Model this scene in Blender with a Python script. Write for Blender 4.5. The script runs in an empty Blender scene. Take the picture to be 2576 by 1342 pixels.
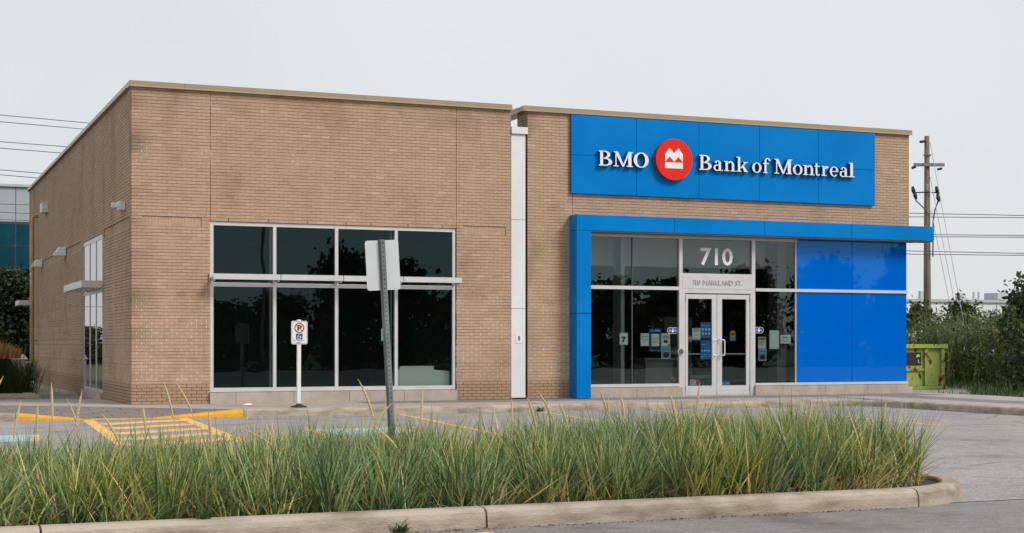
import bpy, bmesh, math, random
import numpy as np
from mathutils import Vector, Matrix
R = math.radians
rng = random.Random(7)

# ------------------------------------------------------------ camera, sky, sun, exposure
SC = bpy.context.scene
COL = SC.collection
CAM = (-4.6296, -31.2367, 1.2299)
cd = bpy.data.cameras.new('camera')
cam = bpy.data.objects.new('camera', cd); COL.objects.link(cam)
cam.location = CAM
cam.rotation_euler = (R(90), 0, R(-22.40))
cd.sensor_fit = 'HORIZONTAL'; cd.sensor_width = 36.0
cd.lens = 3847.0 / 2576.0 * 36.0
cd.shift_y = (864.6 - 671.0) / 2576.0
cd.clip_start = 0.1; cd.clip_end = 3000
SC.camera = cam

SUN_DIR = Vector((0.46, -0.60, 0.66)).normalized()      # towards the sun
world = bpy.data.worlds.new('World'); SC.world = world; world.use_nodes = True
nt = world.node_tree; nt.nodes.clear()
wo = nt.nodes.new('ShaderNodeOutputWorld'); bg = nt.nodes.new('ShaderNodeBackground')
sky = nt.nodes.new('ShaderNodeTexSky'); sky.sky_type = 'NISHITA'; sky.sun_disc = False
sky.sun_elevation = math.asin(SUN_DIR.z); sky.sun_rotation = math.atan2(SUN_DIR.x, SUN_DIR.y)
sky.air_density = 1.0; sky.dust_density = 5.0
sc_ = nt.nodes.new('ShaderNodeVectorMath'); sc_.operation = 'SCALE'; sc_.inputs['Scale'].default_value = 0.06
tc = nt.nodes.new('ShaderNodeTexCoord'); nz = nt.nodes.new('ShaderNodeTexNoise')
nz.inputs['Scale'].default_value = 2.2; nz.inputs['Detail'].default_value = 4; nz.inputs['Roughness'].default_value = 0.5
cr = nt.nodes.new('ShaderNodeValToRGB')                  # the even cloud deck
cr.color_ramp.elements[0].position = 0.3; cr.color_ramp.elements[0].color = (0.440, 0.458, 0.467, 1)
cr.color_ramp.elements[1].position = 0.7; cr.color_ramp.elements[1].color = (0.502, 0.518, 0.525, 1)
mx = nt.nodes.new('ShaderNodeMixRGB'); mx.inputs[0].default_value = 0.9
nt.links.new(tc.outputs['Generated'], nz.inputs['Vector']); nt.links.new(nz.outputs['Fac'], cr.inputs['Fac'])
nt.links.new(sky.outputs['Color'], sc_.inputs[0]); nt.links.new(sc_.outputs[0], mx.inputs[1])
nt.links.new(cr.outputs['Color'], mx.inputs[2]); nt.links.new(mx.outputs[0], bg.inputs['Color'])
bg.inputs['Strength'].default_value = 1.0
nt.links.new(bg.outputs[0], wo.inputs['Surface'])

sl = bpy.data.lights.new('sun', 'SUN'); sl.energy = 1.5; sl.angle = R(18); sl.color = (1.0, 0.955, 0.9)
so = bpy.data.objects.new('sun', sl); COL.objects.link(so)
so.rotation_euler = SUN_DIR.to_track_quat('Z', 'Y').to_euler(); so.location = (10, -20, 30)

SC.view_settings.view_transform = 'Standard'; SC.view_settings.look = 'None'
SC.view_settings.exposure = 0.80; SC.view_settings.gamma = 1.0; SC.view_settings.use_curve_mapping = False
SC.render.engine = 'CYCLES'

# ------------------------------------------------------------ helpers
class MB:
    def __init__(s): s.v = []; s.f = []; s.m = []
    def add(s, vs, fs, mi=0):
        o = len(s.v); s.v += [tuple(p) for p in vs]
        for f in fs: s.f.append(tuple(i + o for i in f)); s.m.append(mi)
        return s
    def box(s, x0, x1, y0, y1, z0, z1, mi=0):
        v = [(x0,y0,z0),(x1,y0,z0),(x1,y1,z0),(x0,y1,z0),(x0,y0,z1),(x1,y0,z1),(x1,y1,z1),(x0,y1,z1)]
        return s.add(v, [(0,3,2,1),(4,5,6,7),(0,1,5,4),(1,2,6,5),(2,3,7,6),(3,0,4,7)], mi)
    def prism_y(s, pts, y0, y1, mi=0, side=None):
        """polygon in (x,z), counter-clockwise seen from -y; front face at y0, back at y1"""
        n = len(pts)
        v = [(x, y0, z) for x, z in pts] + [(x, y1, z) for x, z in pts]
        s.add(v, [tuple(range(n)), tuple(reversed(range(n, 2*n)))], mi)
        o = len(s.v) - 2*n
        for i in range(n):
            j = (i+1) % n
            s.f.append((o+j, o+i, o+n+i, o+n+j)); s.m.append(mi if side is None else side)
        return s
    def prism_z(s, pts, z0, z1, mi=0):
        n = len(pts)
        v = [(x, y, z0) for x, y in pts] + [(x, y, z1) for x, y in pts]
        fs = [tuple(reversed(range(n))), tuple(range(n, 2*n))]
        for i in range(n):
            j = (i+1) % n; fs.append((i, j, n+j, n+i))
        return s.add(v, fs, mi)
    def tube(s, path, rad, n=8, mi=0, cap=True):
        P = [Vector(p) for p in path]; rr = rad if hasattr(rad, '__len__') else [rad]*len(P)
        o = len(s.v); up = None
        for i, p in enumerate(P):
            t = (P[min(i+1, len(P)-1)] - P[max(i-1, 0)]).normalized()
            if up is None: up = Vector((0,0,1)) if abs(t.z) < .9 else Vector((1,0,0))
            a = t.cross(up)
            if a.length < 1e-4: a = t.orthogonal()
            a.normalize(); b = a.cross(t); up = b
            for k in range(n):
                c = 2*math.pi*k/n; s.v.append(tuple(p + (a*math.cos(c) + b*math.sin(c))*rr[i]))
        for i in range(len(P)-1):
            for k in range(n):
                k2 = (k+1) % n
                s.f.append((o+i*n+k, o+i*n+k2, o+(i+1)*n+k2, o+(i+1)*n+k)); s.m.append(mi)
        if cap:
            s.f.append(tuple(o+k for k in reversed(range(n)))); s.m.append(mi)
            e = o+(len(P)-1)*n; s.f.append(tuple(e+k for k in range(n))); s.m.append(mi)
        return s
    def disc_y(s, cx, cz, r, y0, y1, n=32, mi=0, side=None, rz=None):
        return s.prism_y([(cx + r*math.cos(2*math.pi*k/n), cz + (rz or r)*math.sin(2*math.pi*k/n)) for k in range(n)], y0, y1, mi, side)
    def ring_y(s, cx, cz, ox, oz, ix, iz, y0, y1, a0=0, a1=360, n=28, mi=0, side=None, dix=0, diz=0):
        full = abs(a1-a0) >= 360; N = n if full else n+1
        A = [R(a0 + (a1-a0)*k/n) for k in range(N)]
        o = len(s.v)
        for a in A:
            c, q = math.cos(a), math.sin(a)
            for (px, pz) in ((cx+ox*c, cz+oz*q), (cx+dix+ix*c, cz+diz+iz*q)):
                s.v.append((px, y0, pz)); s.v.append((px, y1, pz))
        sd = mi if side is None else side
        for k in range(n):
            i = o+4*k; j = o+4*((k+1) % N)
            s.f += [(i, j, j+2, i+2), (i+1, i+3, j+3, j+1), (i, i+1, j+1, j), (i+2, j+2, j+3, i+3)]; s.m += [mi, sd, sd, sd]
        if not full:
            for i in (o, o+4*(N-1)): s.f.append((i, i+2, i+3, i+1)); s.m.append(sd)
        return s
    def mesh(s, name, mats, smooth=False):
        me = bpy.data.meshes.new(name); me.from_pydata(s.v, [], s.f)
        for m in (mats if isinstance(mats, (list, tuple)) else [mats]): me.materials.append(m)
        if any(s.m): me.polygons.foreach_set('material_index', s.m)
        if smooth: me.polygons.foreach_set('use_smooth', [True]*len(s.f))
        me.update(); return me
    def build(s, name, mats, parent=None, loc=None, smooth=False, recalc=True):
        me = s.mesh(name, mats, smooth)
        if recalc:
            bm = bmesh.new(); bm.from_mesh(me); bmesh.ops.recalc_face_normals(bm, faces=bm.faces); bm.to_mesh(me); bm.free()
        return link(name, me, parent, loc)

def wloc(o):
    p = Vector((0,0,0))
    while o is not None: p += o.location; o = o.parent
    return p
def link(name, me, parent=None, loc=None):
    """mesh data in world coordinates; parents are never rotated, so only the offset is undone"""
    o = bpy.data.objects.new(name, me); COL.objects.link(o)
    if parent is not None:
        o.parent = parent; o.location = -wloc(parent) + Vector(loc or (0,0,0))
    elif loc: o.location = loc
    return o
def tag(o, label=None, cat=None, group=None, kind=None):
    if label: o['label'] = label
    if cat: o['category'] = cat
    if group: o['group'] = group
    if kind: o['kind'] = kind
    return o
def thing(name, loc, label, cat, group=None):
    o = bpy.data.objects.new(name, None); COL.objects.link(o); o.location = loc; o.empty_display_size = 0.2
    return tag(o, label, cat, group)
def copy_tree(o, parent=None):
    c = o.copy(); COL.objects.link(c); c.parent = parent
    for ch in list(o.children): copy_tree(ch, c)
    return c
def text_mesh(mb, s, x0, x1, z0, z1, y0, y1, bold=0.0, mi=0):
    """upright lettering fitted into a rectangle of the plane y = y0, extruded back to y1"""
    c = bpy.data.curves.new('t', 'FONT'); c.body = s; c.size = 1; c.offset = bold; c.resolution_u = 3
    o = bpy.data.objects.new('t', c); COL.objects.link(o)
    dg = bpy.context.evaluated_depsgraph_get(); dg.update()
    me = bpy.data.meshes.new_from_object(o.evaluated_get(dg))
    bpy.data.objects.remove(o)
    bm = bmesh.new(); bm.from_mesh(me); bpy.data.meshes.remove(me)
    bmesh.ops.remove_doubles(bm, verts=bm.verts, dist=1e-5)
    xs = [v.co.x for v in bm.verts]; ys = [v.co.y for v in bm.verts]
    ax, bx, ay, by = min(xs), max(xs), min(ys), max(ys)
    P = [(x0 + (v.co.x-ax)/(bx-ax)*(x1-x0), z0 + (v.co.y-ay)/(by-ay)*(z1-z0)) for v in bm.verts]
    bm.verts.index_update()
    n = len(P); o_ = len(mb.v)
    mb.v += [(x, y0, z) for x, z in P] + [(x, y1, z) for x, z in P]
    for f in bm.faces:
        ix = [v.index for v in f.verts]
        mb.f.append(tuple(o_+i for i in ix)); mb.m.append(mi)
        mb.f.append(tuple(o_+n+i for i in reversed(ix))); mb.m.append(mi)
    for e in bm.edges:
        if len(e.link_faces) == 1:
            a, b = e.verts[0].index, e.verts[1].index
            mb.f.append((o_+a, o_+b, o_+n+b, o_+n+a)); mb.m.append(mi)
    bm.free(); return mb

# ------------------------------------------------------------ materials
def N(t, typ, **kw):
    n = t.nodes.new(typ)
    for k, v in kw.items():
        if k in n.inputs: n.inputs[k].default_value = v
        else: setattr(n, k, v)
    return n
def col4(c): return (c[0], c[1], c[2], 1.0)
def mat(name, c, rough=0.6, c2=None, scale=4.0, detail=5.0, bump=0.0, bscale=60.0, metal=0.0, spec=0.5, coat=0.0, coords='Object', stretch=(1,1,1), lo=.35, hi=.65):
    m = bpy.data.materials.new(name); m.use_nodes = True; t = m.node_tree; b = t.nodes['Principled BSDF']
    b.inputs['Base Color'].default_value = col4(c); b.inputs['Roughness'].default_value = rough
    b.inputs['Metallic'].default_value = metal; b.inputs['Specular IOR Level'].default_value = spec
    b.inputs['Coat Weight'].default_value = coat; b.inputs['Coat Roughness'].default_value = 0.02
    geo = N(t, 'ShaderNodeNewGeometry'); mp = N(t, 'ShaderNodeMapping'); mp.inputs['Scale'].default_value = stretch
    t.links.new(geo.outputs['Position'], mp.inputs['Vector'])
    if c2 is not None:
        n = N(t, 'ShaderNodeTexNoise', Scale=scale, Detail=detail, Roughness=0.6); r = N(t, 'ShaderNodeValToRGB')
        r.color_ramp.elements[0].position = lo; r.color_ramp.elements[0].color = col4(c)
        r.color_ramp.elements[1].position = hi; r.color_ramp.elements[1].color = col4(c2)
        t.links.new(mp.outputs[0], n.inputs['Vector']); t.links.new(n.outputs['Fac'], r.inputs['Fac']); t.links.new(r.outputs['Color'], b.inputs['Base Color'])
    if bump:
        n = N(t, 'ShaderNodeTexNoise', Scale=bscale, Detail=4.0); bp = N(t, 'ShaderNodeBump', Strength=bump, Distance=0.01)
        t.links.new(mp.outputs[0], n.inputs['Vector']); t.links.new(n.outputs['Fac'], bp.inputs['Height']); t.links.new(bp.outputs['Normal'], b.inputs['Normal'])
    return m
def mathn(t, op, a, b=None, c=None):
    n = N(t, 'ShaderNodeMath', operation=op)
    for i, v in enumerate((a, b, c)):
        if v is None: continue
        if isinstance(v, (int, float)): n.inputs[i].default_value = v
        else: t.links.new(v, n.inputs[i])
    return n.outputs[0]
def ramp(t, fac, stops):
    r = N(t, 'ShaderNodeValToRGB'); e = r.color_ramp.elements
    while len(e) < len(stops): e.new(0.5)
    for i, (p, c) in enumerate(stops): e[i].position = p; e[i].color = col4(c)
    t.links.new(fac, r.inputs['Fac']); return r.outputs['Color']
def mixc(t, fac, a, b, mode='MIX'):
    n = N(t, 'ShaderNodeMixRGB', blend_type=mode)
    for i, v in ((0, fac), (1, a), (2, b)):
        if isinstance(v, (int, float)): n.inputs[i].default_value = v
        elif isinstance(v, tuple): n.inputs[i].default_value = col4(v)
        else: t.links.new(v, n.inputs[i])
    return n.outputs[0]

COURSE = 6.4/96; BL = 0.2
def brick_mat(name, axis):
    """buff brick: one tone per brick (hashed from its place in the bond), weather stains, darker damp base"""
    m = bpy.data.materials.new(name); m.use_nodes = True; t = m.node_tree; b = t.nodes['Principled BSDF']
    geo = N(t, 'ShaderNodeNewGeometry'); sp = N(t, 'ShaderNodeSeparateXYZ'); t.links.new(geo.outputs['Position'], sp.inputs[0])
    u = sp.outputs['X' if axis == 'x' else 'Y']; z = sp.outputs['Z']
    row = mathn(t, 'FLOOR', mathn(t, 'DIVIDE', mathn(t, 'ADD', z, 0.0), COURSE))
    par = mathn(t, 'MODULO', mathn(t, 'ADD', row, 200.0), 2.0)
    ci = mathn(t, 'FLOOR', mathn(t, 'DIVIDE', mathn(t, 'SUBTRACT', u, mathn(t, 'MULTIPLY', par, BL/2)), BL))
    cb = N(t, 'ShaderNodeCombineXYZ'); t.links.new(ci, cb.inputs[0]); t.links.new(row, cb.inputs[1])
    wn = N(t, 'ShaderNodeTexWhiteNoise', noise_dimensions='3D'); t.links.new(cb.outputs[0], wn.inputs['Vector'])
    base = ramp(t, wn.outputs['Value'], [(0, (.385,.258,.178)), (.12, (.425,.288,.198)), (.6, (.44,.30,.208)), (.96, (.456,.313,.218)), (1, (.51,.36,.26))])
    n1 = N(t, 'ShaderNodeTexNoise', Scale=0.9, Detail=5.0, Roughness=.62)
    mp = N(t, 'ShaderNodeMapping'); mp.inputs['Scale'].default_value = (1, 1, .8); t.links.new(geo.outputs['Position'], mp.inputs[0]); t.links.new(mp.outputs[0], n1.inputs['Vector'])
    st = ramp(t, n1.outputs['Fac'], [(.33, (.78,.76,.73)), (.47, (.98,.98,.98)), (.7, (1.06,1.06,1.07))])
    c = mixc(t, 1.0, base, st, 'MULTIPLY')
    n2 = N(t, 'ShaderNodeTexNoise', Scale=26.0, Detail=4.0); t.links.new(geo.outputs['Position'], n2.inputs['Vector'])
    c = mixc(t, 1.0, c, ramp(t, n2.outputs['Fac'], [(.3, (.93,.93,.93)), (.7, (1.05,1.05,1.05))]), 'MULTIPLY')
    # rain-soaked bricks at the quoin and the wet splash-back courses by the paving
    cn = N(t, 'ShaderNodeTexNoise', Scale=1.6, Detail=2.0); cz = N(t, 'ShaderNodeCombineXYZ'); t.links.new(z, cz.inputs[2]); t.links.new(cz.outputs[0], cn.inputs['Vector'])
    q = N(t, 'ShaderNodeMapRange'); q.inputs[1].default_value = .5; q.inputs[2].default_value = .05; t.links.new(mathn(t, 'ABSOLUTE', u), q.inputs[0])
    qh = mathn(t, 'MULTIPLY', q.outputs[0], ramp(t, cn.outputs['Fac'], [(.46, (0,0,0)), (.6, (1,1,1))]))
    qh = mathn(t, 'MULTIPLY', qh, mathn(t, 'ADD', mathn(t, 'MULTIPLY', wn.outputs['Value'], .7), .5))
    c = mixc(t, qh, c, (.22,.15,.095))
    bz = N(t, 'ShaderNodeMapRange'); bz.inputs[1].default_value = .46; bz.inputs[2].default_value = .3; bz.inputs[4].default_value = .62; t.links.new(z, bz.inputs[0])
    c = mixc(t, bz.outputs[0], c, (.31,.20,.115))
    t.links.new(c, b.inputs['Base Color']); b.inputs['Roughness'].default_value = .85; b.inputs['Specular IOR Level'].default_value = .25
    bp = N(t, 'ShaderNodeBump', Strength=.25, Distance=.004); t.links.new(n2.outputs['Fac'], bp.inputs['Height']); t.links.new(bp.outputs[0], b.inputs['Normal'])
    return m
def mortar_mat(name, head):
    """grey-brown mortar with whiter patches of efflorescence low on the walls"""
    m = bpy.data.materials.new(name); m.use_nodes = True; t = m.node_tree; b = t.nodes['Principled BSDF']
    geo = N(t, 'ShaderNodeNewGeometry'); sp = N(t, 'ShaderNodeSeparateXYZ'); t.links.new(geo.outputs['Position'], sp.inputs[0])
    n1 = N(t, 'ShaderNodeTexNoise', Scale=1.7, Detail=3.0); t.links.new(geo.outputs['Position'], n1.inputs['Vector'])
    lo = (.37,.255,.175) if head else (.15,.10,.07)  # bed joints coloured darker than head joints: shadow of the raked recess painted in
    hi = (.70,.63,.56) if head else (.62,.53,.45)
    zr = N(t, 'ShaderNodeMapRange'); zr.inputs[1].default_value = 2.9; zr.inputs[2].default_value = 1.2; zr.inputs[3].default_value = -.13; zr.inputs[4].default_value = .08; t.links.new(sp.outputs['Z'], zr.inputs[0])
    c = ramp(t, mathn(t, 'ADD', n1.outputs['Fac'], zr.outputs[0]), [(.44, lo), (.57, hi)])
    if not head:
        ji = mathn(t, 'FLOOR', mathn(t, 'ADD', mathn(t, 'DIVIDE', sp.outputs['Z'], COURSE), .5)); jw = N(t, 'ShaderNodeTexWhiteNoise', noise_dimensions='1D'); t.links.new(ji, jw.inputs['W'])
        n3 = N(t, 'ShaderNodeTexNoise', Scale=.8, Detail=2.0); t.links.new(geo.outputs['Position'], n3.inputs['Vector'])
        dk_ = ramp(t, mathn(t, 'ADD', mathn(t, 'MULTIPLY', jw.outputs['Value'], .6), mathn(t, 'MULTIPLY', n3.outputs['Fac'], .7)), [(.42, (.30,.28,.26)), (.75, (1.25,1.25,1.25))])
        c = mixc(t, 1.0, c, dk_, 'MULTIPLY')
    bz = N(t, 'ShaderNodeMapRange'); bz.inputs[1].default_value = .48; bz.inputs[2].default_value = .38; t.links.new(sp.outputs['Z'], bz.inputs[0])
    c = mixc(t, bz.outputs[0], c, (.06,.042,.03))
    t.links.new(c, b.inputs['Base Color']); b.inputs['Roughness'].default_value = .95; b.inputs['Specular IOR Level'].default_value = .1
    return m
def glass_mat(name, tint, ior=1.36, wob=0.0, gc=(.78,.98,1.0,1)):
    m = bpy.data.materials.new(name); m.use_nodes = True; t = m.node_tree; t.nodes.clear()
    out = N(t, 'ShaderNodeOutputMaterial'); tr = N(t, 'ShaderNodeBsdfTransparent'); gl = N(t, 'ShaderNodeBsdfGlossy', Roughness=0.0); mxs = N(t, 'ShaderNodeMixShader')
    tr.inputs['Color'].default_value = col4(tint); gl.inputs['Color'].default_value = gc
    fr = N(t, 'ShaderNodeFresnel', IOR=ior)
    f2 = mathn(t, 'DIVIDE', mathn(t, 'MULTIPLY', fr.outputs[0], 2.0), mathn(t, 'ADD', fr.outputs[0], 1.0))
    t.links.new(f2, mxs.inputs[0]); t.links.new(tr.outputs[0], mxs.inputs[1]); t.links.new(gl.outputs[0], mxs.inputs[2]); t.links.new(mxs.outputs[0], out.inputs['Surface'])
    if wob:
        geo = N(t, 'ShaderNodeNewGeometry'); n = N(t, 'ShaderNodeTexNoise', Scale=1.3, Detail=1.0); bp = N(t, 'ShaderNodeBump', Strength=wob, Distance=.02)
        t.links.new(geo.outputs['Position'], n.inputs['Vector']); t.links.new(n.outputs['Fac'], bp.inputs['Height']); t.links.new(bp.outputs[0], gl.inputs['Normal'])
    return m
def leaf_mat(name, stops, rough=.55, trans=.35, spec=.3, tint=False):
    m = bpy.data.materials.new(name); m.use_nodes = True; t = m.node_tree; b = t.nodes['Principled BSDF']; out = t.nodes['Material Output']
    geo = N(t, 'ShaderNodeNewGeometry'); c = ramp(t, geo.outputs['Random Per Island'], stops)
    if tint:
        tn_ = N(t, 'ShaderNodeTexNoise', Scale=1.1, Detail=2.0); t.links.new(geo.outputs['Position'], tn_.inputs['Vector'])
        c = mixc(t, 1.0, c, ramp(t, tn_.outputs['Fac'], [(.36, (.78,.92,1.0)), (.5, (1,1,1)), (.64, (1.22,1.12,.85))]), 'MULTIPLY')
    t.links.new(c, b.inputs['Base Color']); b.inputs['Roughness'].default_value = rough; b.inputs['Specular IOR Level'].default_value = spec
    tl = N(t, 'ShaderNodeBsdfTranslucent'); t.links.new(c, tl.inputs['Color']); ms = N(t, 'ShaderNodeMixShader'); ms.inputs[0].default_value = trans
    t.links.new(b.outputs[0], ms.inputs[1]); t.links.new(tl.outputs[0], ms.inputs[2]); t.links.new(ms.outputs[0], out.inputs['Surface'])
    return m

M = {}
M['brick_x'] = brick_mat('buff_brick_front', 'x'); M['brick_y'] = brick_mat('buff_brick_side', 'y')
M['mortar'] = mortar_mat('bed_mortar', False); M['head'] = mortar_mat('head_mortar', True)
M['coping'] = mat('coping_metal', (.30,.225,.14), .3, (.27,.205,.13), 1.2, metal=0, spec=.6)
M['alu'] = mat('anodised_aluminium', (.62,.61,.62), .38, (.56,.555,.565), 3.0, metal=.25)
M['teal_alu'] = mat('frame_side', (.25,.36,.38), .4)
M['white_panel'] = mat('white_metal_panel', (.70,.715,.71), .45, (.62,.635,.63), 1.5, stretch=(1,1,.35))
M['blue'] = mat('blue_panel_paint', (.0,.16,.485), .45, (.002,.185,.54), .8, bump=.03, bscale=90, spec=.3)
M['blue'].node_tree.nodes['Principled BSDF'].inputs['Specular Tint'].default_value = (.06,.5,1.0,1)
M['blue_gloss'] = mat('blue_spandrel_glass', (.0,.118,.56), .02, (.0,.124,.58), .5, spec=.75)
M['blue_gloss'].node_tree.nodes['Principled BSDF'].inputs['Specular Tint'].default_value = (.28,.75,1.0,1)
M['blue_dark'] = mat('panel_joint', (.004,.012,.03), .8)
M['glass'] = glass_mat('dark_window_glass', (.70,.80,.75), 1.33, .05, (.58,.92,.95,1))
M['glass_side'] = glass_mat('side_window_glass', (.34,.46,.43), 1.42, .03, (.97,.98,1,1))
M['glass_clear'] = glass_mat('storefront_glass', (.84,.90,.87), 1.52, .05)
M['stone'] = mat('precast_sill', (.44,.37,.315), .85, (.35,.29,.245), 3.0, bump=.2, bscale=80)
M['soldier'] = M['brick_x']
M['letter'] = mat('white_letter_acrylic', (.74,.74,.75), .35)
M['letter_side'] = mat('blue_letter_return', (.01,.06,.17), .5)
M['red'] = mat('red_sign_face', (.70,.022,.010), .5, spec=.15); M['red_side'] = mat('red_sign_rim', (.42,.02,.015), .5)  # rim is the face's red, darkened in colour as its shaded edge
M['white'] = mat('white_paint', (.74,.74,.73), .5, (.68,.68,.67), 6)
M['paper'] = mat('paper', (.88,.90,.86), .7); M['paper_blue'] = mat('print_blue', (.02,.30,.72), .6); M['paper_teal'] = mat('print_teal', (.10,.42,.62), .6)
M['ink'] = mat('ink_black', (.012,.013,.016), .6); M['ink_grey'] = mat('ink_grey', (.25,.26,.26), .7)
M['navy'] = mat('navy_sticker', (.02,.03,.17), .5); M['maroon'] = mat('maroon_print', (.20,.02,.02), .6); M['sign_red'] = mat('sign_red', (.38,.01,.015), .5)
M['yellow'] = mat('yellow_sticker', (.75,.56,.02), .5)
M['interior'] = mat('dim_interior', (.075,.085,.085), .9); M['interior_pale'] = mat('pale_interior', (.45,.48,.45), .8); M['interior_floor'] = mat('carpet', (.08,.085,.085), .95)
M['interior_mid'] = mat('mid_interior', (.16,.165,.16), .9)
M['relief'] = mat('relief_letter', (.47,.47,.48), .5)  # panel grey made darker, painting in the shading of the raised letters
M['roof'] = mat('roof_membrane', (.2,.2,.2), .9)
M['steel'] = mat('galvanised_steel', (.27,.29,.30), .45, (.15,.165,.18), 9.0, metal=.4, stretch=(1,1,.3))
M['black_rubber'] = mat('black_rubber', (.015,.015,.016), .7)
M['concrete'] = mat('kerb_concrete', (.44,.365,.30), .9, (.19,.145,.105), 2.6, detail=10.0, bump=.7, bscale=45, stretch=(.7,1,2.2), lo=.42, hi=.70)
M['grit'] = leaf_mat('grit', [(0,(.09,.07,.055)),(.6,(.17,.12,.08)),(1,(.32,.25,.16))], .9, .0)
M['walk'] = mat('sidewalk_concrete', (.40,.345,.31), .9, (.33,.285,.26), 2.0, bump=.2, bscale=60)
M['paver'] = mat('dark_paver', (.165,.138,.132), .9, (.21,.18,.172), 3.0, bump=.3, bscale=40)
M['strip'] = mat('dark_strip', (.17,.15,.145), .92, (.22,.195,.188), 1.6, bump=.2, bscale=60)
M['yellow_line'] = mat('worn_yellow_paint', (.80,.47,.15), .75, (.36,.29,.22), 9.0, detail=9.0, lo=.53, hi=.66)
M['yellow_kerb'] = mat('yellow_kerb_paint', (.72,.36,.015), .6, (.60,.29,.015), 6.0)
M['blue_line'] = mat('worn_blue_paint', (.30,.53,.62), .8, (.32,.33,.33), 7.0, detail=9.0, lo=.5, hi=.66)
M['white_line'] = mat('worn_white_paint', (.6,.6,.58), .8, (.4,.4,.4), 8.0)
M['soil'] = mat('dark_soil', (.035,.026,.018), .95, (.07,.05,.032), 6.0, bump=.5, bscale=30)
M['turf'] = mat('turf', (.05,.075,.02), .95, (.075,.09,.03), 3.0, bump=.5, bscale=40)
def asphalt_mat(name, a, b2, grain):
    m = bpy.data.materials.new(name); m.use_nodes = True; t = m.node_tree; b = t.nodes['Principled BSDF']
    geo = N(t, 'ShaderNodeNewGeometry')
    n1 = N(t, 'ShaderNodeTexNoise', Scale=.45, Detail=7.0, Roughness=.65); t.links.new(geo.outputs['Position'], n1.inputs['Vector'])
    n2 = N(t, 'ShaderNodeTexNoise', Scale=grain, Detail=3.0, Roughness=.8); t.links.new(geo.outputs['Position'], n2.inputs['Vector'])
    vo = N(t, 'ShaderNodeTexVoronoi', feature='DISTANCE_TO_EDGE', Scale=.22); 
    wv = N(t, 'ShaderNodeTexNoise', Scale=1.2, Detail=4.0); t.links.new(geo.outputs['Position'], wv.inputs['Vector'])
    pos = mixc(t, .25, geo.outputs['Position'], wv.outputs['Color'], 'ADD'); t.links.new(pos, vo.inputs['Vector'])
    c = mixc(t, 1.0, ramp(t, n1.outputs['Fac'], [(.35, a), (.65, b2)]), ramp(t, wv.outputs['Fac'], [(.30, (.72,.71,.71)), (.44, (1,1,1)), (.7, (1.06,1.06,1.06))]), 'MULTIPLY')
    c = mixc(t, 1.0, c, ramp(t, n2.outputs['Fac'], [(.25, (.45,.45,.45)), (.5, (1,1,1)), (.78, (1.5,1.49,1.48))]), 'MULTIPLY')
    n4 = N(t, 'ShaderNodeTexNoise', Scale=7.0, Detail=6.0, Roughness=.75); mp = N(t, 'ShaderNodeMapping'); mp.inputs['Scale'].default_value = (.5, 1.4, 1); t.links.new(geo.outputs['Position'], mp.inputs[0]); t.links.new(mp.outputs[0], n4.inputs['Vector'])
    c = mixc(t, 1.0, c, ramp(t, n4.outputs['Fac'], [(.28, (.55,.55,.55)), (.42, (.95,.95,.95)), (.55, (1.02,1.02,1.02)), (.72, (1.25,1.25,1.25))]), 'MULTIPLY')
    ck = mathn(t, 'MULTIPLY', mathn(t, 'LESS_THAN', vo.outputs['Distance'], .004), mathn(t, 'GREATER_THAN', wv.outputs['Fac'], .54))
    c = mixc(t, mathn(t, 'MULTIPLY', ck, .5), c, (.08,.075,.072))
    t.links.new(c, b.inputs['Base Color']); b.inputs['Roughness'].default_value = .92; b.inputs['Specular IOR Level'].default_value = .25
    bp = N(t, 'ShaderNodeBump', Strength=.6, Distance=.006); t.links.new(n2.outputs['Fac'], bp.inputs['Height']); t.links.new(bp.outputs[0], b.inputs['Normal'])
    return m
M['asphalt'] = asphalt_mat('weathered_asphalt', (.27,.25,.247), (.325,.30,.297), 30)
M['asphalt2'] = asphalt_mat('road_asphalt', (.20,.182,.184), (.245,.224,.225), 60)
M['grass'] = leaf_mat('ornamental_grass', [(0,(.04,.075,.02)),(.2,(.085,.145,.045)),(.42,(.17,.25,.095)),(.6,(.28,.36,.20)),(.72,(.27,.34,.085)),(.85,(.42,.45,.16)),(.93,(.60,.52,.23)),(1,(.72,.58,.33))], .42, .16, tint=True)
M['dead'] = leaf_mat('dead_grass', [(0,(.40,.24,.09)),(.5,(.54,.38,.18)),(1,(.62,.50,.30))], .7, .2)
M['straw'] = leaf_mat('seed_head_straw', [(0,(.56,.42,.23)),(1,(.68,.54,.33))], .8, .15)
M['stem'] = mat('stalk_stem', (.46,.38,.20), .7)
M['leaf'] = leaf_mat('tree_leaf', [(0,(.018,.035,.012)),(.5,(.04,.068,.022)),(.9,(.075,.105,.03)),(1,(.12,.13,.03))], .5, .3)
M['leaf_dark'] = leaf_mat('dark_tree_leaf', [(0,(.008,.015,.006)),(.6,(.02,.034,.01)),(.9,(.05,.07,.018)),(1,(.12,.13,.03))], .5, .25)
M['leaf_rust'] = leaf_mat('turning_leaf', [(0,(.04,.06,.02)),(.6,(.08,.085,.03)),(1,(.16,.08,.03))], .6, .3)
M['poplar'] = leaf_mat('poplar_leaf', [(0,(.03,.055,.02)),(.6,(.055,.09,.03)),(1,(.09,.13,.045))], .4, .3)
M['reed'] = leaf_mat('reed_leaf', [(0,(.02,.035,.012)),(.4,(.07,.105,.032)),(.85,(.17,.215,.06)),(1,(.46,.42,.12))], .5, .3)
M['rusty_grass'] = leaf_mat('feather_grass_head', [(0,(.30,.15,.045)),(.6,(.44,.25,.085)),(1,(.58,.36,.15))], .8, .2)
M['bark'] = mat('bark', (.07,.05,.035), .95, (.12,.09,.065), 8, bump=.5, bscale=20)
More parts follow.
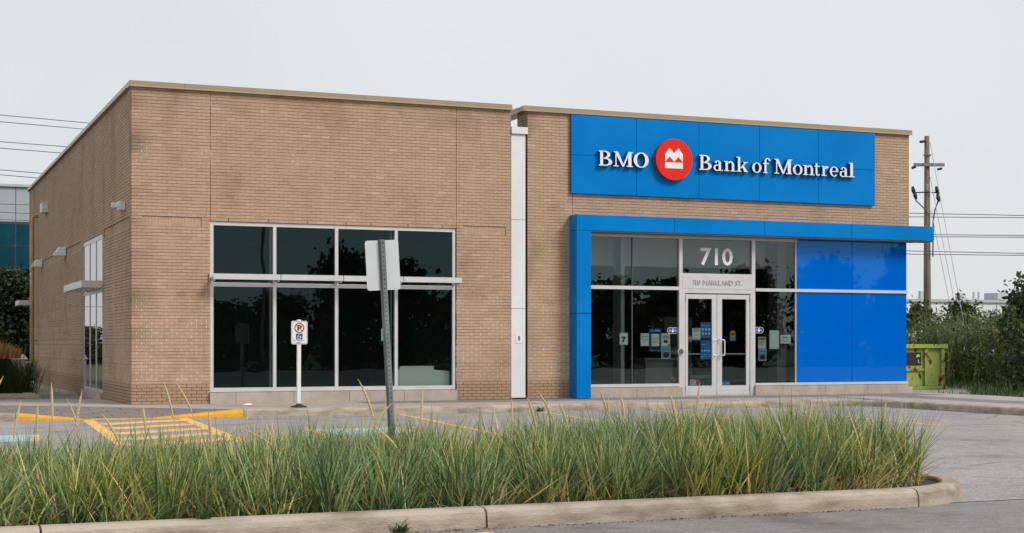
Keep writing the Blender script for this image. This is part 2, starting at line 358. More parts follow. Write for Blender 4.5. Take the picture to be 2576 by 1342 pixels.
M['wood_pole'] = mat('weathered_pole', (.12,.10,.07), .9, (.19,.165,.12), 6, stretch=(1,1,.15), bump=.4, bscale=30)
M['wire'] = mat('wire', (.03,.03,.035), .6); M['guy'] = mat('guy_wire', (.3,.31,.32), .5)
M['insulator'] = mat('dark_insulator', (.02,.018,.018), .4)
M['pipe'] = mat('yellow_gas_pipe', (.50,.30,.04), .5, (.38,.22,.03), 5)
M['fixture'] = mat('grey_fixture', (.68,.70,.70), .35, (.6,.62,.62), 8)
M['chrome'] = mat('brushed_reflector', (.6,.6,.6), .12, metal=1.0)
M['lime'] = mat('lime_dumpster_paint', (.44,.56,.08), .6)
M['office_panel'] = mat('office_grey_panel', (.36,.38,.42), .5, (.33,.35,.39), 1); M['office_glass'] = mat('office_teal_glass', (.0,.062,.105), .08, (.0,.022,.04), .3, spec=.15)
M['far_white'] = mat('far_white_wall', (.70,.72,.74), .8); M['far_grey'] = mat('far_grey_trim', (.42,.44,.46), .8)

# ------------------------------------------------------------ ground
LOT = -0.14
def sheet(name, pts, z, m, kind='structure', parent=None):
    mb = MB(); mb.add([(x, y, z) for x, y in pts], [tuple(range(len(pts)))])
    o = mb.build(name, m, parent, recalc=False)
    if kind and parent is None: o['kind'] = kind
    return o
sheet('ground', [(-900,-900),(900,-900),(900,900),(-900,900)], -0.34, M['turf'])
sheet('road', [(-70,-44),(70,-44),(70,-20.3),(-70,-20.3)], LOT-0.005, M['asphalt2'])
sheet('parking_lot', [(-70,-20.5),(70,-20.5),(70,-13.9),(15.7,-13.9),(15.7,-2.9),(-70,-2.9)], LOT, M['asphalt'])

def clip(poly, a, b, c):           # keep a*x + b*y <= c
    out = []
    for i in range(len(poly)):
        p, q = poly[i], poly[(i+1) % len(poly)]
        dp, dq = a*p[0]+b*p[1]-c, a*q[0]+b*q[1]-c
        if dp <= 0: out.append(p)
        if dp*dq < 0:
            k = dp/(dp-dq); out.append((p[0]+(q[0]-p[0])*k, p[1]+(q[1]-p[1])*k))
    return out
def dip(x, y):                     # the dropped kerb: paving slopes down to the lot
    wx = 0 if x < -2.45 or x > 1.5 else (1 if -1.25 <= x <= -.07 else ((x+2.45)/1.2 if x < -1.25 else (1.5-x)/1.57))
    wy = max(0, min(1, (-1.2-y)/1.65))
    return -0.125*wx*wy
def side_z(y): return -0.23*max(0, min(1, (y-1.0)/20.0))
# paving beds (dark joints show between the slabs laid on them)
sw = bpy.data.objects.new('sidewalk', None)
mb = MB()
for (x0,x1,y0,y1) in ((1.55,15.58,-2.85,0.3),(15.58,19.6,-13.9,0.3)):
    mb.add([(x0,y0,-.03),(x1,y0,-.03),(x1,y1,-.03),(x0,y1,-.03)], [(0,1,2,3)])
nx, ny = 40, 30
vs = [(-14+15.55*i/nx, -2.85+8.3*j/ny, 0) for j in range(ny+1) for i in range(nx+1)]
vs = [(x, y, dip(x, y)+side_z(y)-.03) for x, y, _ in vs]
mb.add(vs, [(j*(nx+1)+i, j*(nx+1)+i+1, (j+1)*(nx+1)+i+1, (j+1)*(nx+1)+i) for j in range(ny) for i in range(nx)])
mb.add([(-1.25,5.4,side_z(5.4)-.03),(.3,5.4,side_z(5.4)-.03),(.3,30,-.29),(-1.25,30,-.29)], [(0,1,2,3)])
sw = mb.build('sidewalk', M['strip'], recalc=False); tag(sw, kind='structure')
def slab(name, poly, m, zt=0.0, th=.045, zf=None, jit=.003):
    mb = MB(); n = len(poly); dz = rng.uniform(-jit, jit)
    z = [(zf(x, y) if zf else 0)+zt+dz for x, y in poly]
    mb.add([(x, y, z[i]) for i, (x, y) in enumerate(poly)] + [(x, y, z[i]-th) for i, (x, y) in enumerate(poly)],
           [tuple(range(n))] + [((i+1) % n, i, n+i, n+(i+1) % n) for i in range(n)])
    return mb.build(name, m, sw)
def slabs(name, x0, x1, y0, y1, nx, ny, m, gap=.012, zf=None, clips=(), zt=0.0, jit=.003):
    dx, dy = (x1-x0)/nx, (y1-y0)/ny
    for j in range(ny):
        for i in range(nx):
            ox = dx*.5 if (name == 'paver' and j % 2) else 0
            a, b = x0+i*dx+ox, x0+(i+1)*dx+ox
            p = [(a+gap/2, y0+j*dy+gap/2), (b-gap/2, y0+j*dy+gap/2), (b-gap/2, y0+(j+1)*dy-gap/2), (a+gap/2, y0+(j+1)*dy-gap/2)]
            for cl in clips: p = clip(p, *cl)
            if len(p) >= 3: slab(name, p, m, zt, zf=zf, jit=jit)
zf0 = lambda x, y: dip(x, y)+side_z(y)
slabs('paving_slab', 1.55, 15.5, -2.85, -1.35, 9, 1, M['walk'])
slabs('paving_slab', 1.55, 4.6, -1.35, 0.05, 2, 1, M['walk'])
slabs('asphalt_strip', 4.6, 18.85, -1.35, -.07, 4, 1, M['strip'], .006)
# left: dark pavers up to a slanting edge, light concrete beyond
ex, ey = -2.45, .8; fx, fy = 1.55, -2.85
A_, B_ = (ey-fy), (fx-ex); C_ = A_*fx+B_*fy
slabs('paver', -7.4, 1.9, -2.85, .8, 16, 12, M['paver'], .014, zf0, [(A_, B_, C_), (1,0,1.545), (-1,0,7.1)], jit=.002)
slabs('paving_slab', -2.45, 1.55, -2.85, .9, 2, 2, M['walk'], .012, zf0, [(-A_, -B_, -C_-.02)])
slabs('paving_slab', -8.45, -2.45, .815, 2.2, 4, 1, M['walk'], .012, zf0)
slabs('paving_slab', -2.45, -.02, .9, 5.38, 2, 3, M['walk'], .012, zf0)
slabs('paving_slab', -8.45, -2.45, 2.2, 5.38, 4, 2, M['strip'], .012, zf0)
slabs('asphalt_strip', -1.25, -.03, 5.4, 26, 1, 8, M['strip'], .012, zf0)
# right: bulb of paving out to the drive
slabs('paving_slab', 15.62, 16.75, -13.8, -1.45, 1, 8, M['walk'])
slabs('asphalt_strip', 16.75, 17.85, -13.8, -1.45, 1, 3, M['strip'], .006)
slabs('paving_slab', 17.85, 19.55, -13.8, -1.45, 1, 8, M['walk'])
slabs('paving_slab', 18.9, 19.55, -1.43, .28, 1, 1, M['walk'])

# kerbs: profile swept along the inner edge, cut into cast lengths
PROF = [(0,-.28),(0,-.012),(.012,0),(.115,-.002),(.145,-.012),(.165,-.032),(.176,-.07),(.19,-.28)]
def sweep(path, nrm, hs):
    mb = MB(); n = len(PROF)
    for (x, y), (a, b), h in zip(path, nrm, hs):
        for (o, z) in PROF: mb.v.append((x+a*o, y+b*o, LOT + .006 + (z-LOT)*h if z > -.2 else z))
    for i in range(len(path)-1):
        for k in range(n-1):
            p = i*n+k; mb.f.append((p, p+1, p+n+1, p+n)); mb.m.append(0)
    e = (len(path)-1)*n
    mb.f += [tuple(range(n)), tuple(reversed(range(e, e+n)))]; mb.m += [0, 0]
    return mb
def kerb_run(parent, pts, closed_n, cuts, hfun=None, m=None, name='kerb_stone', step=.12, gap=.012, mfun=None):
    """pts: polyline of the inner edge; closed_n(+1/-1): side of the outward face; cuts: arc lengths of the joints"""
    P = [Vector((p[0], p[1])) for p in pts]; L = [0]
    for a, b in zip(P, P[1:]): L.append(L[-1]+(b-a).length)
    def at(s):
        for i in range(len(P)-1):
            if s <= L[i+1] or i == len(P)-2:
                t = (s-L[i])/max(1e-9, L[i+1]-L[i]); p = P[i].lerp(P[i+1], t)
                def tn(k): return (P[k+1]-P[k]).normalized()
                d = tn(i)
                if t > .5 and i+1 < len(P)-1: d = d.lerp((d+tn(i+1)).normalized(), (t-.5)*2).normalized()
                if t < .5 and i > 0: d = d.lerp((d+tn(i-1)).normalized(), (.5-t)*2).normalized()
                return p, Vector((d.y, -d.x))*closed_n
    cs = [0]+[c for c in cuts if 0 < c < L[-1]]+[L[-1]]
    for a, b in zip(cs, cs[1:]):
        n = max(2, int((b-a)/step)+1); pp, nn, hh = [], [], []
        for k in range(n+1):
            s = a+gap/2+(b-a-gap)*k/n; p, q = at(s); pp.append((p.x, p.y)); nn.append((q.x, q.y)); hh.append(hfun(p.x, p.y) if hfun else 1.0)
        mm = (p.x, p.y) if mfun else None
        mid = at((a+b)/2)[0]
        sweep(pp, nn, hh).build(name, mfun(mid.x, mid.y) if mfun else (m or M['concrete']), parent, smooth=False)
def arc(cx, cy, r, a0, a1, n=14): return [(cx+r*math.cos(R(a0+(a1-a0)*k/n)), cy+r*math.sin(R(a0+(a1-a0)*k/n))) for k in range(n+1)]
wk = bpy.data.objects.new('kerb', None); COL.objects.link(wk); tag(wk, kind='structure')
pts = [(-14,-2.86),(14.3,-2.86)] + arc(14.3,-4.12,1.26,88,2,12) + [(15.56,-4.2),(15.56,-13.9)]
def kh(x, y): return 1.0 + (dip(x, -2.86)/.134 if -2.6 < x < 1.6 and y > -3.2 else 0)
kerb_run(wk, pts, 1, [5.6, 8.6, 11.55, 12.75, 13.93, 15.6, 18.4, 21.66, 25.4, 28.0, 30.2, 33.2, 36.2], kh, mfun=lambda x, y: M['yellow_kerb'] if (-2.5 < x < 1.6 and y > -3) else M['concrete'])

# planted island in the foreground
IX, IY, IR = 3.27, -19.36, 1.11
ik = bpy.data.objects.new('island_kerb', None); COL.objects.link(ik); tag(ik, kind='structure')
pts = [(-9.0, IY-IR), (IX, IY-IR)] + arc(IX, IY, IR, -84, 84, 20) + [(IX, IY+IR), (-9.0, IY+IR)]
kerb_run(ik, pts, 1, [2.4, 5.35, 8.53, 12.42, 13.5, 15.2, 17.6, 20.6, 23.6], None, M['concrete'], step=.1, gap=.016)
bed = [(-9.0, IY-IR+.01), (IX, IY-IR+.01)] + arc(IX, IY, IR-.01, -84, 84, 16) + [(IX, IY+IR-.01), (-9.0, IY+IR-.01)]
sheet('planting_bed', bed, -.035, M['soil'])
# planting bed by the side of the building, with its own kerb
bk = bpy.data.objects.new('bed_kerb', None); COL.objects.link(bk); tag(bk, kind='structure')
def lump(x0, x1, y0, y1, z0, z1, m, r=.12):
    mb = MB(); prof = [(0,0),(0,.6),(.25,.92),(.5,1),(1,1),(1,0)]
    pts2 = [(x0, z0), (x1, z0), (x1, z0+(z1-z0)*.35), (x1-r*.35, z0+(z1-z0)*.8), (x1-r, z1), (x0, z1)]
    return mb.prism_y(pts2, y0, y1)
for a, b in ((-8.4,-5.6),(-5.59,-2.21),(-2.2,-1.2)):
    lump(a, b, 5.42, 5.72, -.2, .075, M['concrete'], .16 if b == -1.2 else .01).build('kerb_stone', M['concrete'], bk)
for k in range(5): MB().box(-1.47, -1.22, 5.73+k*3, 8.72+k*3, -.36, .03-.03*k).build('kerb_stone', M['concrete'], bk)
sheet('side_bed', [(-8.4,5.7),(-1.4,5.7),(-1.4,21),(-8.4,21)], -.02, M['soil'])

def grit(name, n, fpos, seed, label):
    g = random.Random(seed); mb = MB()
    for _ in range(n):
        x, y, z = fpos(g); r = g.uniform(.004, .017); a = g.uniform(0, 6.28); c_, q_ = math.cos(a)*r, math.sin(a)*r
        mb.add([(x-c_, y-q_, z+.003), (x+q_*.5, y-c_*.5, z+.006+r*.3), (x+c_, y+q_, z+.003), (x-q_*.5, y+c_*.5, z+.004)], [(0,1,2),(0,2,3)])
    tag(mb.build(name, M['grit'], recalc=False), label, 'debris', kind='stuff')
grit('gutter_debris', 900, lambda g: (g.uniform(-8, 14.5), -3.06-abs(g.gauss(0, .07)), LOT+.003), 5, 'dark grit and leaf scraps along the sidewalk gutter')
grit('gutter_debris', 900, lambda g: (g.uniform(-8, IX), IY-IR-.20-abs(g.gauss(0, .06)), LOT-.003), 6, 'dark grit and leaf scraps along the island gutter')
grit('gutter_debris', 260, lambda g: (15.37-abs(g.gauss(0, .08)), g.uniform(-13, -4.2), LOT+.003), 8, 'dark grit along the kerb of the drive')
grit('paving_debris', 260, lambda g: (g.uniform(1.6, 18.7), -.08-abs(g.gauss(0, .05)), .004), 9, 'leaf scraps along the foot of the bank front')
# painted markings, 4 mm above the asphalt
def mark(name, pts, m, dz=.004):
    o = sheet(name, pts, LOT+dz, m); return o
def line(p, q, w, m=None, name='parking_line', dz=.004):
    d = (Vector(q)-Vector(p)).normalized(); n = Vector((-d.y, d.x))*w/2
    return mark(name, [(p[0]-n.x,p[1]-n.y),(q[0]-n.x,q[1]-n.y),(q[0]+n.x,q[1]+n.y),(p[0]+n.x,p[1]+n.y)], m or M['yellow_line'], dz)
for p, q in (((4.63,-3.12),(3.9,-10.4)),((7.58,-3.12),(6.6,-10.4)),((10.13,-3.12),(9.13,-10.4)),((12.62,-3.12),(11.69,-10.4)),((-5.0,-3.12),(-5.3,-10.4))): line(p, q, .11)
line((-1.22,-3.06),(-1.62,-10.2),.2); line((.46,-3.06),(.02,-10.2),.2)
line((-1.12,-3.16),(.36,-3.16),.2,dz=.0052)
for k in range(5):
    y = -4.25-k*1.42
    line((-1.15-.056*(k+.9)*1.42, y-.55), (.37-.062*(k+.2)*1.42, y+.5), .52, dz=.0046)
def access_mark(cx, cy, w, h):
    mark('blue_parking_square', [(cx-w/2,cy-h/2),(cx+w/2-.15,cy-h/2),(cx+w/2,cy+h/2),(cx-w/2+.15,cy+h/2)], M['blue_line'])
    b = .1
    for pts2 in ([(cx-w/2+.15-b,cy+h/2),(cx+w/2+b,cy+h/2),(cx+w/2+b,cy+h/2+b),(cx-w/2+.15-b,cy+h/2+b)],
                 [(cx-w/2-b,cy-h/2-b),(cx-w/2,cy-h/2-b),(cx-w/2+.15,cy+h/2),(cx-w/2+.15-b,cy+h/2)],
                 [(cx+w/2-.15,cy-h/2-b),(cx+w/2-.15+b,cy-h/2-b),(cx+w/2+b,cy+h/2),(cx+w/2,cy+h/2)]):
        mark('parking_symbol_border', pts2, M['yellow_line'])
    mb = MB()
    for p in (arc(cx, cy-.18, .36, 150, 390, 18),):
        q = arc(cx, cy-.18, .25, 150, 390, 18)
        for i in range(18): mb.add([(p[i][0],p[i][1],LOT+.008),(p[i+1][0],p[i+1][1],LOT+.008),(q[i+1][0],q[i+1][1],LOT+.008),(q[i][0],q[i][1],LOT+.008)], [(0,1,2,3)])
    for (x0,x1,y0,y1) in ((cx-.1,cx+.02,cy-.02,cy+.42),(cx+.02,cx+.3,cy-.0,cy+.1),(cx-.12,cx+.04,cy+.46,cy+.62)):
        mb.add([(x0,y0,LOT+.008),(x1,y0,LOT+.008),(x1,y1,LOT+.008),(x0,y1,LOT+.008)], [(0,1,2,3)])
    tag(mb.build('wheelchair_symbol', M['white_line'], recalc=False), kind='structure')
access_mark(2.3,-8.35,1.55,1.5); access_mark(-3.35,-8.2,1.6,1.5)
line((-.60,-20.93),(-.60,-21.9),.11)

# ------------------------------------------------------------ the bank building
bank = thing('bank_building', (9.4, 10, 0), 'low buff brick building with a blue framed glass entrance and flat roof', 'building')
def wall_bricks(axis, plane, out, u0, u1, z0, z1, holes, joints=()):
    """running bond; returns (u0,u1,row,depth) for every brick of one wall face"""
    res = []; heads = []
    r0, r1 = round(z0/COURSE), round(z1/COURSE)
    for r in range(r0, r1):
        zc = (r+.5)*COURSE; cuts = [(a, b) for (a, b, c, d) in holes if c < zc < d]
        cuts += [(j-.006, j+.006) for j in joints]
        iv = [(u0, u1)]
        for a, b in cuts:
            nv = []
            for p, q in iv:
                if b <= p or a >= q: nv.append((p, q)); continue
                if a > p: nv.append((p, a))
                if b < q: nv.append((b, q))
            iv = nv
        ph = (r % 2)*BL/2
        for p, q in iv:
            k = math.floor((p-ph)/BL)
            while k*BL+ph < q-1e-6:
                a, b = max(p, k*BL+ph), min(q, (k+1)*BL+ph)
                k += 1
                if b-a < .012: continue
                ja = .005 if a > p+1e-6 else 0; jb = .005 if b < q-1e-6 else 0
                res.append((a+ja, b-jb, r))
                if jb: heads.append((b-.005, b+.005, r))
    return res, heads
def brick_verts(axis, plane, out, a, b, z0, z1, face, back):
    f = plane + out*face; g = plane + out*back
    if axis == 'x': return [(a,f,z0),(b,f,z0),(b,f,z1),(a,f,z1),(a,g,z0),(b,g,z0),(b,g,z1),(a,g,z1)]
    return [(f,a,z0),(f,b,z0),(f,b,z1),(f,a,z1),(g,a,z0),(g,b,z0),(g,b,z1),(g,a,z1)]
BF = [(0,1,2,3),(0,4,5,1),(1,5,6,2),(2,6,7,3),(3,7,4,0)]
BJ = .0085
all_bricks = []      # (size on the picture, axis, plane, out, a, b, z0, z1, face)
head_mb = MB()
cv = Vector((math.sin(R(22.4)), math.cos(R(22.4)), 0))
def add_wall(axis, plane, out, u0, u1, z0, z1, holes, joints=(), seen=True):
    bs, hs = wall_bricks(axis, plane, out, u0, u1, z0, z1, holes, joints)
    for a, b, r in bs:
        za, zb = r*COURSE+BJ/2, (r+1)*COURSE-BJ/2
        face = rng.uniform(-.0015, .0015)
        c = Vector(((a+b)/2, plane, (za+zb)/2)) if axis == 'x' else Vector((plane, (a+b)/2, (za+zb)/2))
        d = c - Vector(CAM); D = d.dot(cv)
        nrm = Vector((0, out, 0)) if axis == 'x' else Vector((out, 0, 0))
        size = (b-a)*abs(d.normalized().dot(nrm))/D**2 if (seen and -.2 < D) else 0
        all_bricks.append((size, axis, plane, out, a, b, za, zb, face))
    for a, b, r in hs:
        head_mb.add(brick_verts(axis, plane, out, a, b, r*COURSE+BJ/2, (r+1)*COURSE-BJ/2, -.0022, -.02), BF)
def add_soldiers(axis, plane, out, u0, u1, z0, z1):
    n = round((u1-u0)/COURSE)
    for k in range(n):
        a, b = u0+(u1-u0)*k/n, u0+(u1-u0)*(k+1)/n
        all_bricks.append((0, axis, plane, out, a+.0025, b-.0025, z0+.004, z1-.003, -.020+rng.uniform(-.001,.001)))
        head_mb.add(brick_verts(axis, plane, out, b-.0025, b+.0025, z0+.004, z1-.003, -.0215, -.04), BF)
ZS0, ZS1 = 54*COURSE, 57*COURSE
WZ0, WZ1 = 4*COURSE, 56*COURSE
TOP = 96*COURSE
LW = (1.57, 6.93, -1, WZ1)                         # hole for the big window (sill stones fill its foot)
add_wall('x', 0, -1, 0, 8.22, 0, TOP, [LW, (.2,1.4,ZS0,ZS1), (7.1,8.1,ZS0,ZS1)], (1.578, 6.936))
add_soldiers('x', 0, -1, .2, 1.4, ZS0, ZS1); add_soldiers('x', 0, -1, 7.1, 8.1, ZS0, ZS1)
add_wall('x', 0, -1, 8.62, 18.87, 0, TOP, [(9.7, 18.9, -1, 61*COURSE), (9.75, 17.7, 70*COURSE, 94*COURSE)], (9.72,))
add_wall('y', 8.62, -1, 0.003, .6, 80*COURSE, TOP, [])
SW = (4.4, 8.0, -1, WZ1)
add_wall('y', 0, -1, 0.003, 21.1, -COURSE*2, TOP, [SW, (.3,4.1,ZS0,ZS1), (8.3,20.9,ZS0,ZS1)], (8.15, 15.0))
add_soldiers('y', 0, -1, .3, 4.1, ZS0, ZS1); add_soldiers('y', 0, -1, 8.3, 20.9, ZS0, ZS1)
add_wall('y', 0, -1, 21.25, 22.95, 55*COURSE, TOP, [])
all_bricks.sort(key=lambda q: -q[0])
# mortar backing: one sheet per wall face, set behind the brick faces, with the openings left out
def backing(mb, axis, plane, out, rects):
    for (a, b, c, d) in rects:
        f = plane - out*.009; 
        if axis == 'x': mb.add([(a,f,c),(b,f,c),(b,f,d),(a,f,d)], [(0,1,2,3)])
        else: mb.add([(f,a,c),(f,b,c),(f,b,d),(f,a,d)], [(0,1,2,3)])
mb = MB()
def minus(u0, u1, z0, z1, holes):
    us = sorted({u0, u1, *[max(u0, min(u1, q)) for h in holes for q in h[:2]]}); zs = sorted({z0, z1, *[max(z0, min(z1, q)) for h in holes for q in h[2:]]})
    return [(a, b, c, d) for a, b in zip(us, us[1:]) for c, d in zip(zs, zs[1:]) if not any(h[0] < (a+b)/2 < h[1] and h[2] < (c+d)/2 < h[3] for h in holes)]
S1 = [(.2,1.4,ZS0,ZS1), (7.1,8.1,ZS0,ZS1)]; S2 = [(.3,4.1,ZS0,ZS1), (8.3,20.9,ZS0,ZS1)]
backing(mb, 'x', 0, -1, minus(.009, 8.22, 0, TOP, [LW]+S1))
backing(mb, 'x', .026, -1, S1)
backing(mb, 'x', 0, -1, minus(8.629, 18.87, 0, TOP, [(9.7,18.9,-1,61*COURSE)]))
backing(mb, 'y', 8.62, -1, [(.009,.6,80*COURSE,TOP)])
backing(mb, 'y', 0, -1, minus(.009, 21.1, -.14, TOP, [SW]+S2)); backing(mb, 'y', .026, -1, S2)
backing(mb, 'y', 0, -1, [(21.25,22.95,55*COURSE,TOP)])
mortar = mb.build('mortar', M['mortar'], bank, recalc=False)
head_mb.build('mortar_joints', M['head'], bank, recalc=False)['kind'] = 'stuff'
shared = {}
rest = {'x': MB(), 'y': MB()}
nb = 0
for (size, axis, plane, out, a, b, za, zb, face) in all_bricks:
    if nb < 300 and size > 0 and b-a > .15:
        key = (axis, round(b-a, 3))
        if key not in shared:
            h = (b-a)/2; hz = (zb-za)/2
            shared[key] = MB().add(brick_verts(axis, 0, out, -h, h, -hz, hz, 0, -.02), BF).mesh('brick', M['brick_'+axis])
        u = (a+b)/2; z = (za+zb)/2
        link('brick', shared[key], mortar, (u, plane+out*face, z) if axis == 'x' else (plane+out*face, u, z)); nb += 1
    else:
        rest[axis].add(brick_verts(axis, plane, out, a, b, za, zb, face, -.02), BF)
for ax in 'xy': rest[ax].build('brickwork', M['brick_'+ax], bank, recalc=False)['kind'] = 'stuff'

# shell behind the brick, roof, copings
mb = MB()
mb.box(.05, 1.5, .05, .3, -.3, 6.3); mb.box(7.0, 8.2, .05, .3, -.3, 6.3); mb.box(1.5, 7.0, .03, .3, 3.75, 6.3)
mb.box(.05, .3, .3, 4.35, -.3, 6.3); mb.box(.05, .3, 8.05, 21.1, -.3, 6.3); mb.box(.03, .3, 4.35, 8.05, 3.75, 6.3)
mb.box(8.66, 9.6, .03, .3, -.3, 6.3); mb.box(9.6, 18.8, .03, .3, 4.1, 6.3); mb.box(15.62, 18.8, .16, .3, 0, 4.1)
mb.box(18.6, 18.85, .3, 22.8, -.3, 6.3); mb.box(.03, 18.85, 22.8, 22.94, -.3, 6.3); mb.box(8.2, 8.66, .12, .3, -.3, 5.9)
mb.box(.05, .3, 21.1, 22.8, 3.7, 6.3); mb.box(.4, .5, 21.1, 22.8, -.3, 3.7)
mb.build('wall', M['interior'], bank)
MB().box(.3, 18.6, .3, 22.8, 5.9, 6.0).build('roof', M['roof'], bank)
MB().box(.3, 18.6, .3, 8.6, -.05, -.004).build('floor', M['interior_floor'], bank)
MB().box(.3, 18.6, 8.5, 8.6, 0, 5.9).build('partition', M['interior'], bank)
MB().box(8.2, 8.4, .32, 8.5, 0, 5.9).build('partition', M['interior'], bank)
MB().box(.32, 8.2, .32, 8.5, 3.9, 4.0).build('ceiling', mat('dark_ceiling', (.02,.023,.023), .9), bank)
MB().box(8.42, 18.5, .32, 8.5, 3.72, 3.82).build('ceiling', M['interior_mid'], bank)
MB().box(.012, .3, 8.02, 22.9, -.4, -COURSE*2).build('foundation', M['concrete'], bank)
# concrete foot of the side wall, showing where the ground falls away
mb = MB().add([(-.012,9.2,-.02),(-.012,21.1,-.09),(-.012,21.1,-.5),(-.012,9.2,-.5),(.01,9.2,-.02),(.01,21.1,-.09),(.01,21.1,-.5),(.01,9.2,-.5)], [(0,1,2,3),(7,6,5,4),(0,4,5,1),(1,5,6,2),(3,2,6,7),(0,3,7,4)])
mb.build('foundation', M['concrete'], bank)

def coping_x(x0, x1, y, lft, rgt):
    """folded metal cap with a drip edge; seams every panel"""
    p = [(y-.075, 6.40), (y-.09, 6.385), (y-.055, 6.40), (y-.05, 6.505), (y+.3, 6.49), (y+.3, 6.40)]
    p = [(y-.062, 6.385), (y-.078, 6.378), (y-.052, 6.41), (y-.046, 6.5), (y+.3, 6.485), (y+.3, 6.385)]
    mb = MB(); n = len(p)
    mb.add([(x0, a, b) for a, b in p]+[(x1, a, b) for a, b in p], [(i, (i+1) % n, n+(i+1) % n, n+i) for i in range(n)]+[tuple(range(n)), tuple(range(n, 2*n))])
    return mb
cop = None
def coping_run(xs, y):
    for a, b in zip(xs, xs[1:]): coping_x(a+.002, b-.002, y, 0, 0).build('coping', M['coping'], bank)
coping_run([-.04, 1.05, 2.95, 4.85, 6.7, 8.235], 0); coping_run([8.5, 9.68, 11.85, 14.0, 16.2, 18.93], 0)
def coping_y(x, y0, y1, sgn):
    p = [(x-.062, 6.385), (x-.078, 6.378), (x-.052, 6.41), (x-.046, 6.5), (x+.3, 6.485), (x+.3, 6.385)]; n = len(p)
    return MB().add([(a, y0, b) for a, b in p]+[(a, y1, b) for a, b in p], [(i, (i+1) % n, n+(i+1) % n, n+i) for i in range(n)]+[tuple(range(n)), tuple(range(n, 2*n))])
ys = [.302, 3.2, 6.2, 9.2, 12.2, 15.2, 18.2, 21.14]
for a, b in zip(ys, ys[1:]): coping_y(0, a+.002, b-.002, 1).build('coping', M['coping'], bank)
MB().box(-.05, .0, -.05, .3, 6.386, 6.497).build('coping', M['coping'], bank)
coping_y(0, 21.2, 22.99, 1).build('coping', M['coping'], bank); coping_y(8.56, .302, 3, 1).build('coping', M['coping'], bank)
# white metal panel in the slot between the two blocks
for i, (a, b) in enumerate(((.03,1.995),(2.005,3.965),(3.975,5.86))): MB().box(8.236, 8.575, .02, .1, a, b).build('wall_panel', M['white_panel'], bank)
MB().box(8.228, 8.615, -.03, .12, 5.87, 6.02).build('panel_cap', M['white_panel'], bank)
MB().box(8.578, 8.612, .05, .1, 0, 5.86).build('gap_shade', mat('dark_gap', (.06,.045,.035), .7), bank)  # dark strip painted as the shaded gap between panel and brick

# sill stones
for xs in ([1.56, 2.095, 3.309, 4.506, 5.724, 6.94], [10.0, 11.301, 12.5], [14.44, 15.192, 16.392, 17.594, 18.8]):
    for a, b in zip(xs, xs[1:]): MB().box(a+.004, b-.004, -.06, .12, -.03, .225).build('sill_stone', M['stone'], bank)
MB().box(18.8, 18.93, -.06, .5, -.03, .17).build('sill_stone', M['stone'], bank)
for a, b in ((4.35,6.18),(6.19,8.02)): MB().box(-.05, .14, a, b, -.3, .105).build('sill_stone', M['stone'], bank)
# weep slots in the course over the window
for x in (1.95, 2.78, 3.62, 4.45, 5.0, 5.83, 6.6): MB().box(x-.006, x+.006, -.004, .004, WZ1+.005, WZ1+.06).build('weep_slot', M['ink'], bank)

def window(name, rects, frame_mb, glass, y, frame_mat, parent=bank, axis='x'):
    w = frame_mb.build(name, frame_mat, parent)
    for (a, b, c, d) in rects:
        m = MB()
        if axis == 'x': m.add([(a,y,c),(b,y,c),(b,y,d),(a,y,d)], [(0,1,2,3)])
        else: m.add([(y,a,c),(y,a,d),(y,b,d),(y,b,c)], [(0,1,2,3)])
        m.build('pane', glass, w, recalc=False)
    return w
# big window: four bays over and under a transom
fm = MB(); FY0, FY1 = .03, .12
X0, X1, Z0, Z1 = 1.575, 6.925, .235, WZ1-.005
mull = [2.924, 4.254, 5.574]
fm.box(X0, X0+.075, FY0, FY1, Z0, Z1); fm.box(X1-.065, X1, FY0, FY1, Z0, Z1)
for q in mull: fm.box(q-.035, q+.035, FY0+.002, FY1-.002, Z0, Z1-.001)
xs = [X0+.075]+[q for m_ in mull for q in (m_-.035, m_+.035)]+[X1-.065]
rects = []
for i in range(0, 8, 2):
    a, b = xs[i], xs[i+1]
    for (c, d) in ((Z0, .32), (2.40, 2.485), (Z1-.075, Z1)): fm.box(a, b, FY0+.004, FY1-.004, c, d)
    rects += [(a, b, .32, 2.40), (a, b, 2.485, Z1-.075)]
window('window', rects, fm, M['glass'], .08, M['alu'])
# its sunshade: four fascia lengths on brackets
shade = MB()
for q in (1.6, 2.924, 4.254, 5.574, 6.9): shade.box(q-.012, q+.012, -.32, .03, 2.50, 2.585)
for k in range(3): shade.tube([(1.59, -.08-.085*k, 2.56), (6.92, -.08-.085*k, 2.56)], .022, 8)
sh = shade.build('sunshade', M['alu'], bank)
for a, b in zip([1.565, 2.96, 4.292, 5.615], [2.96, 4.292, 5.615, 6.935]): MB().box(a+.008, b-.008, -.36, -.325, 2.535, 2.648).build('fascia', M['alu'], sh)
MB().box(1.545, 1.562, -.03, .03, 2.53, 2.65).build('end_bracket', M['steel'], sh)

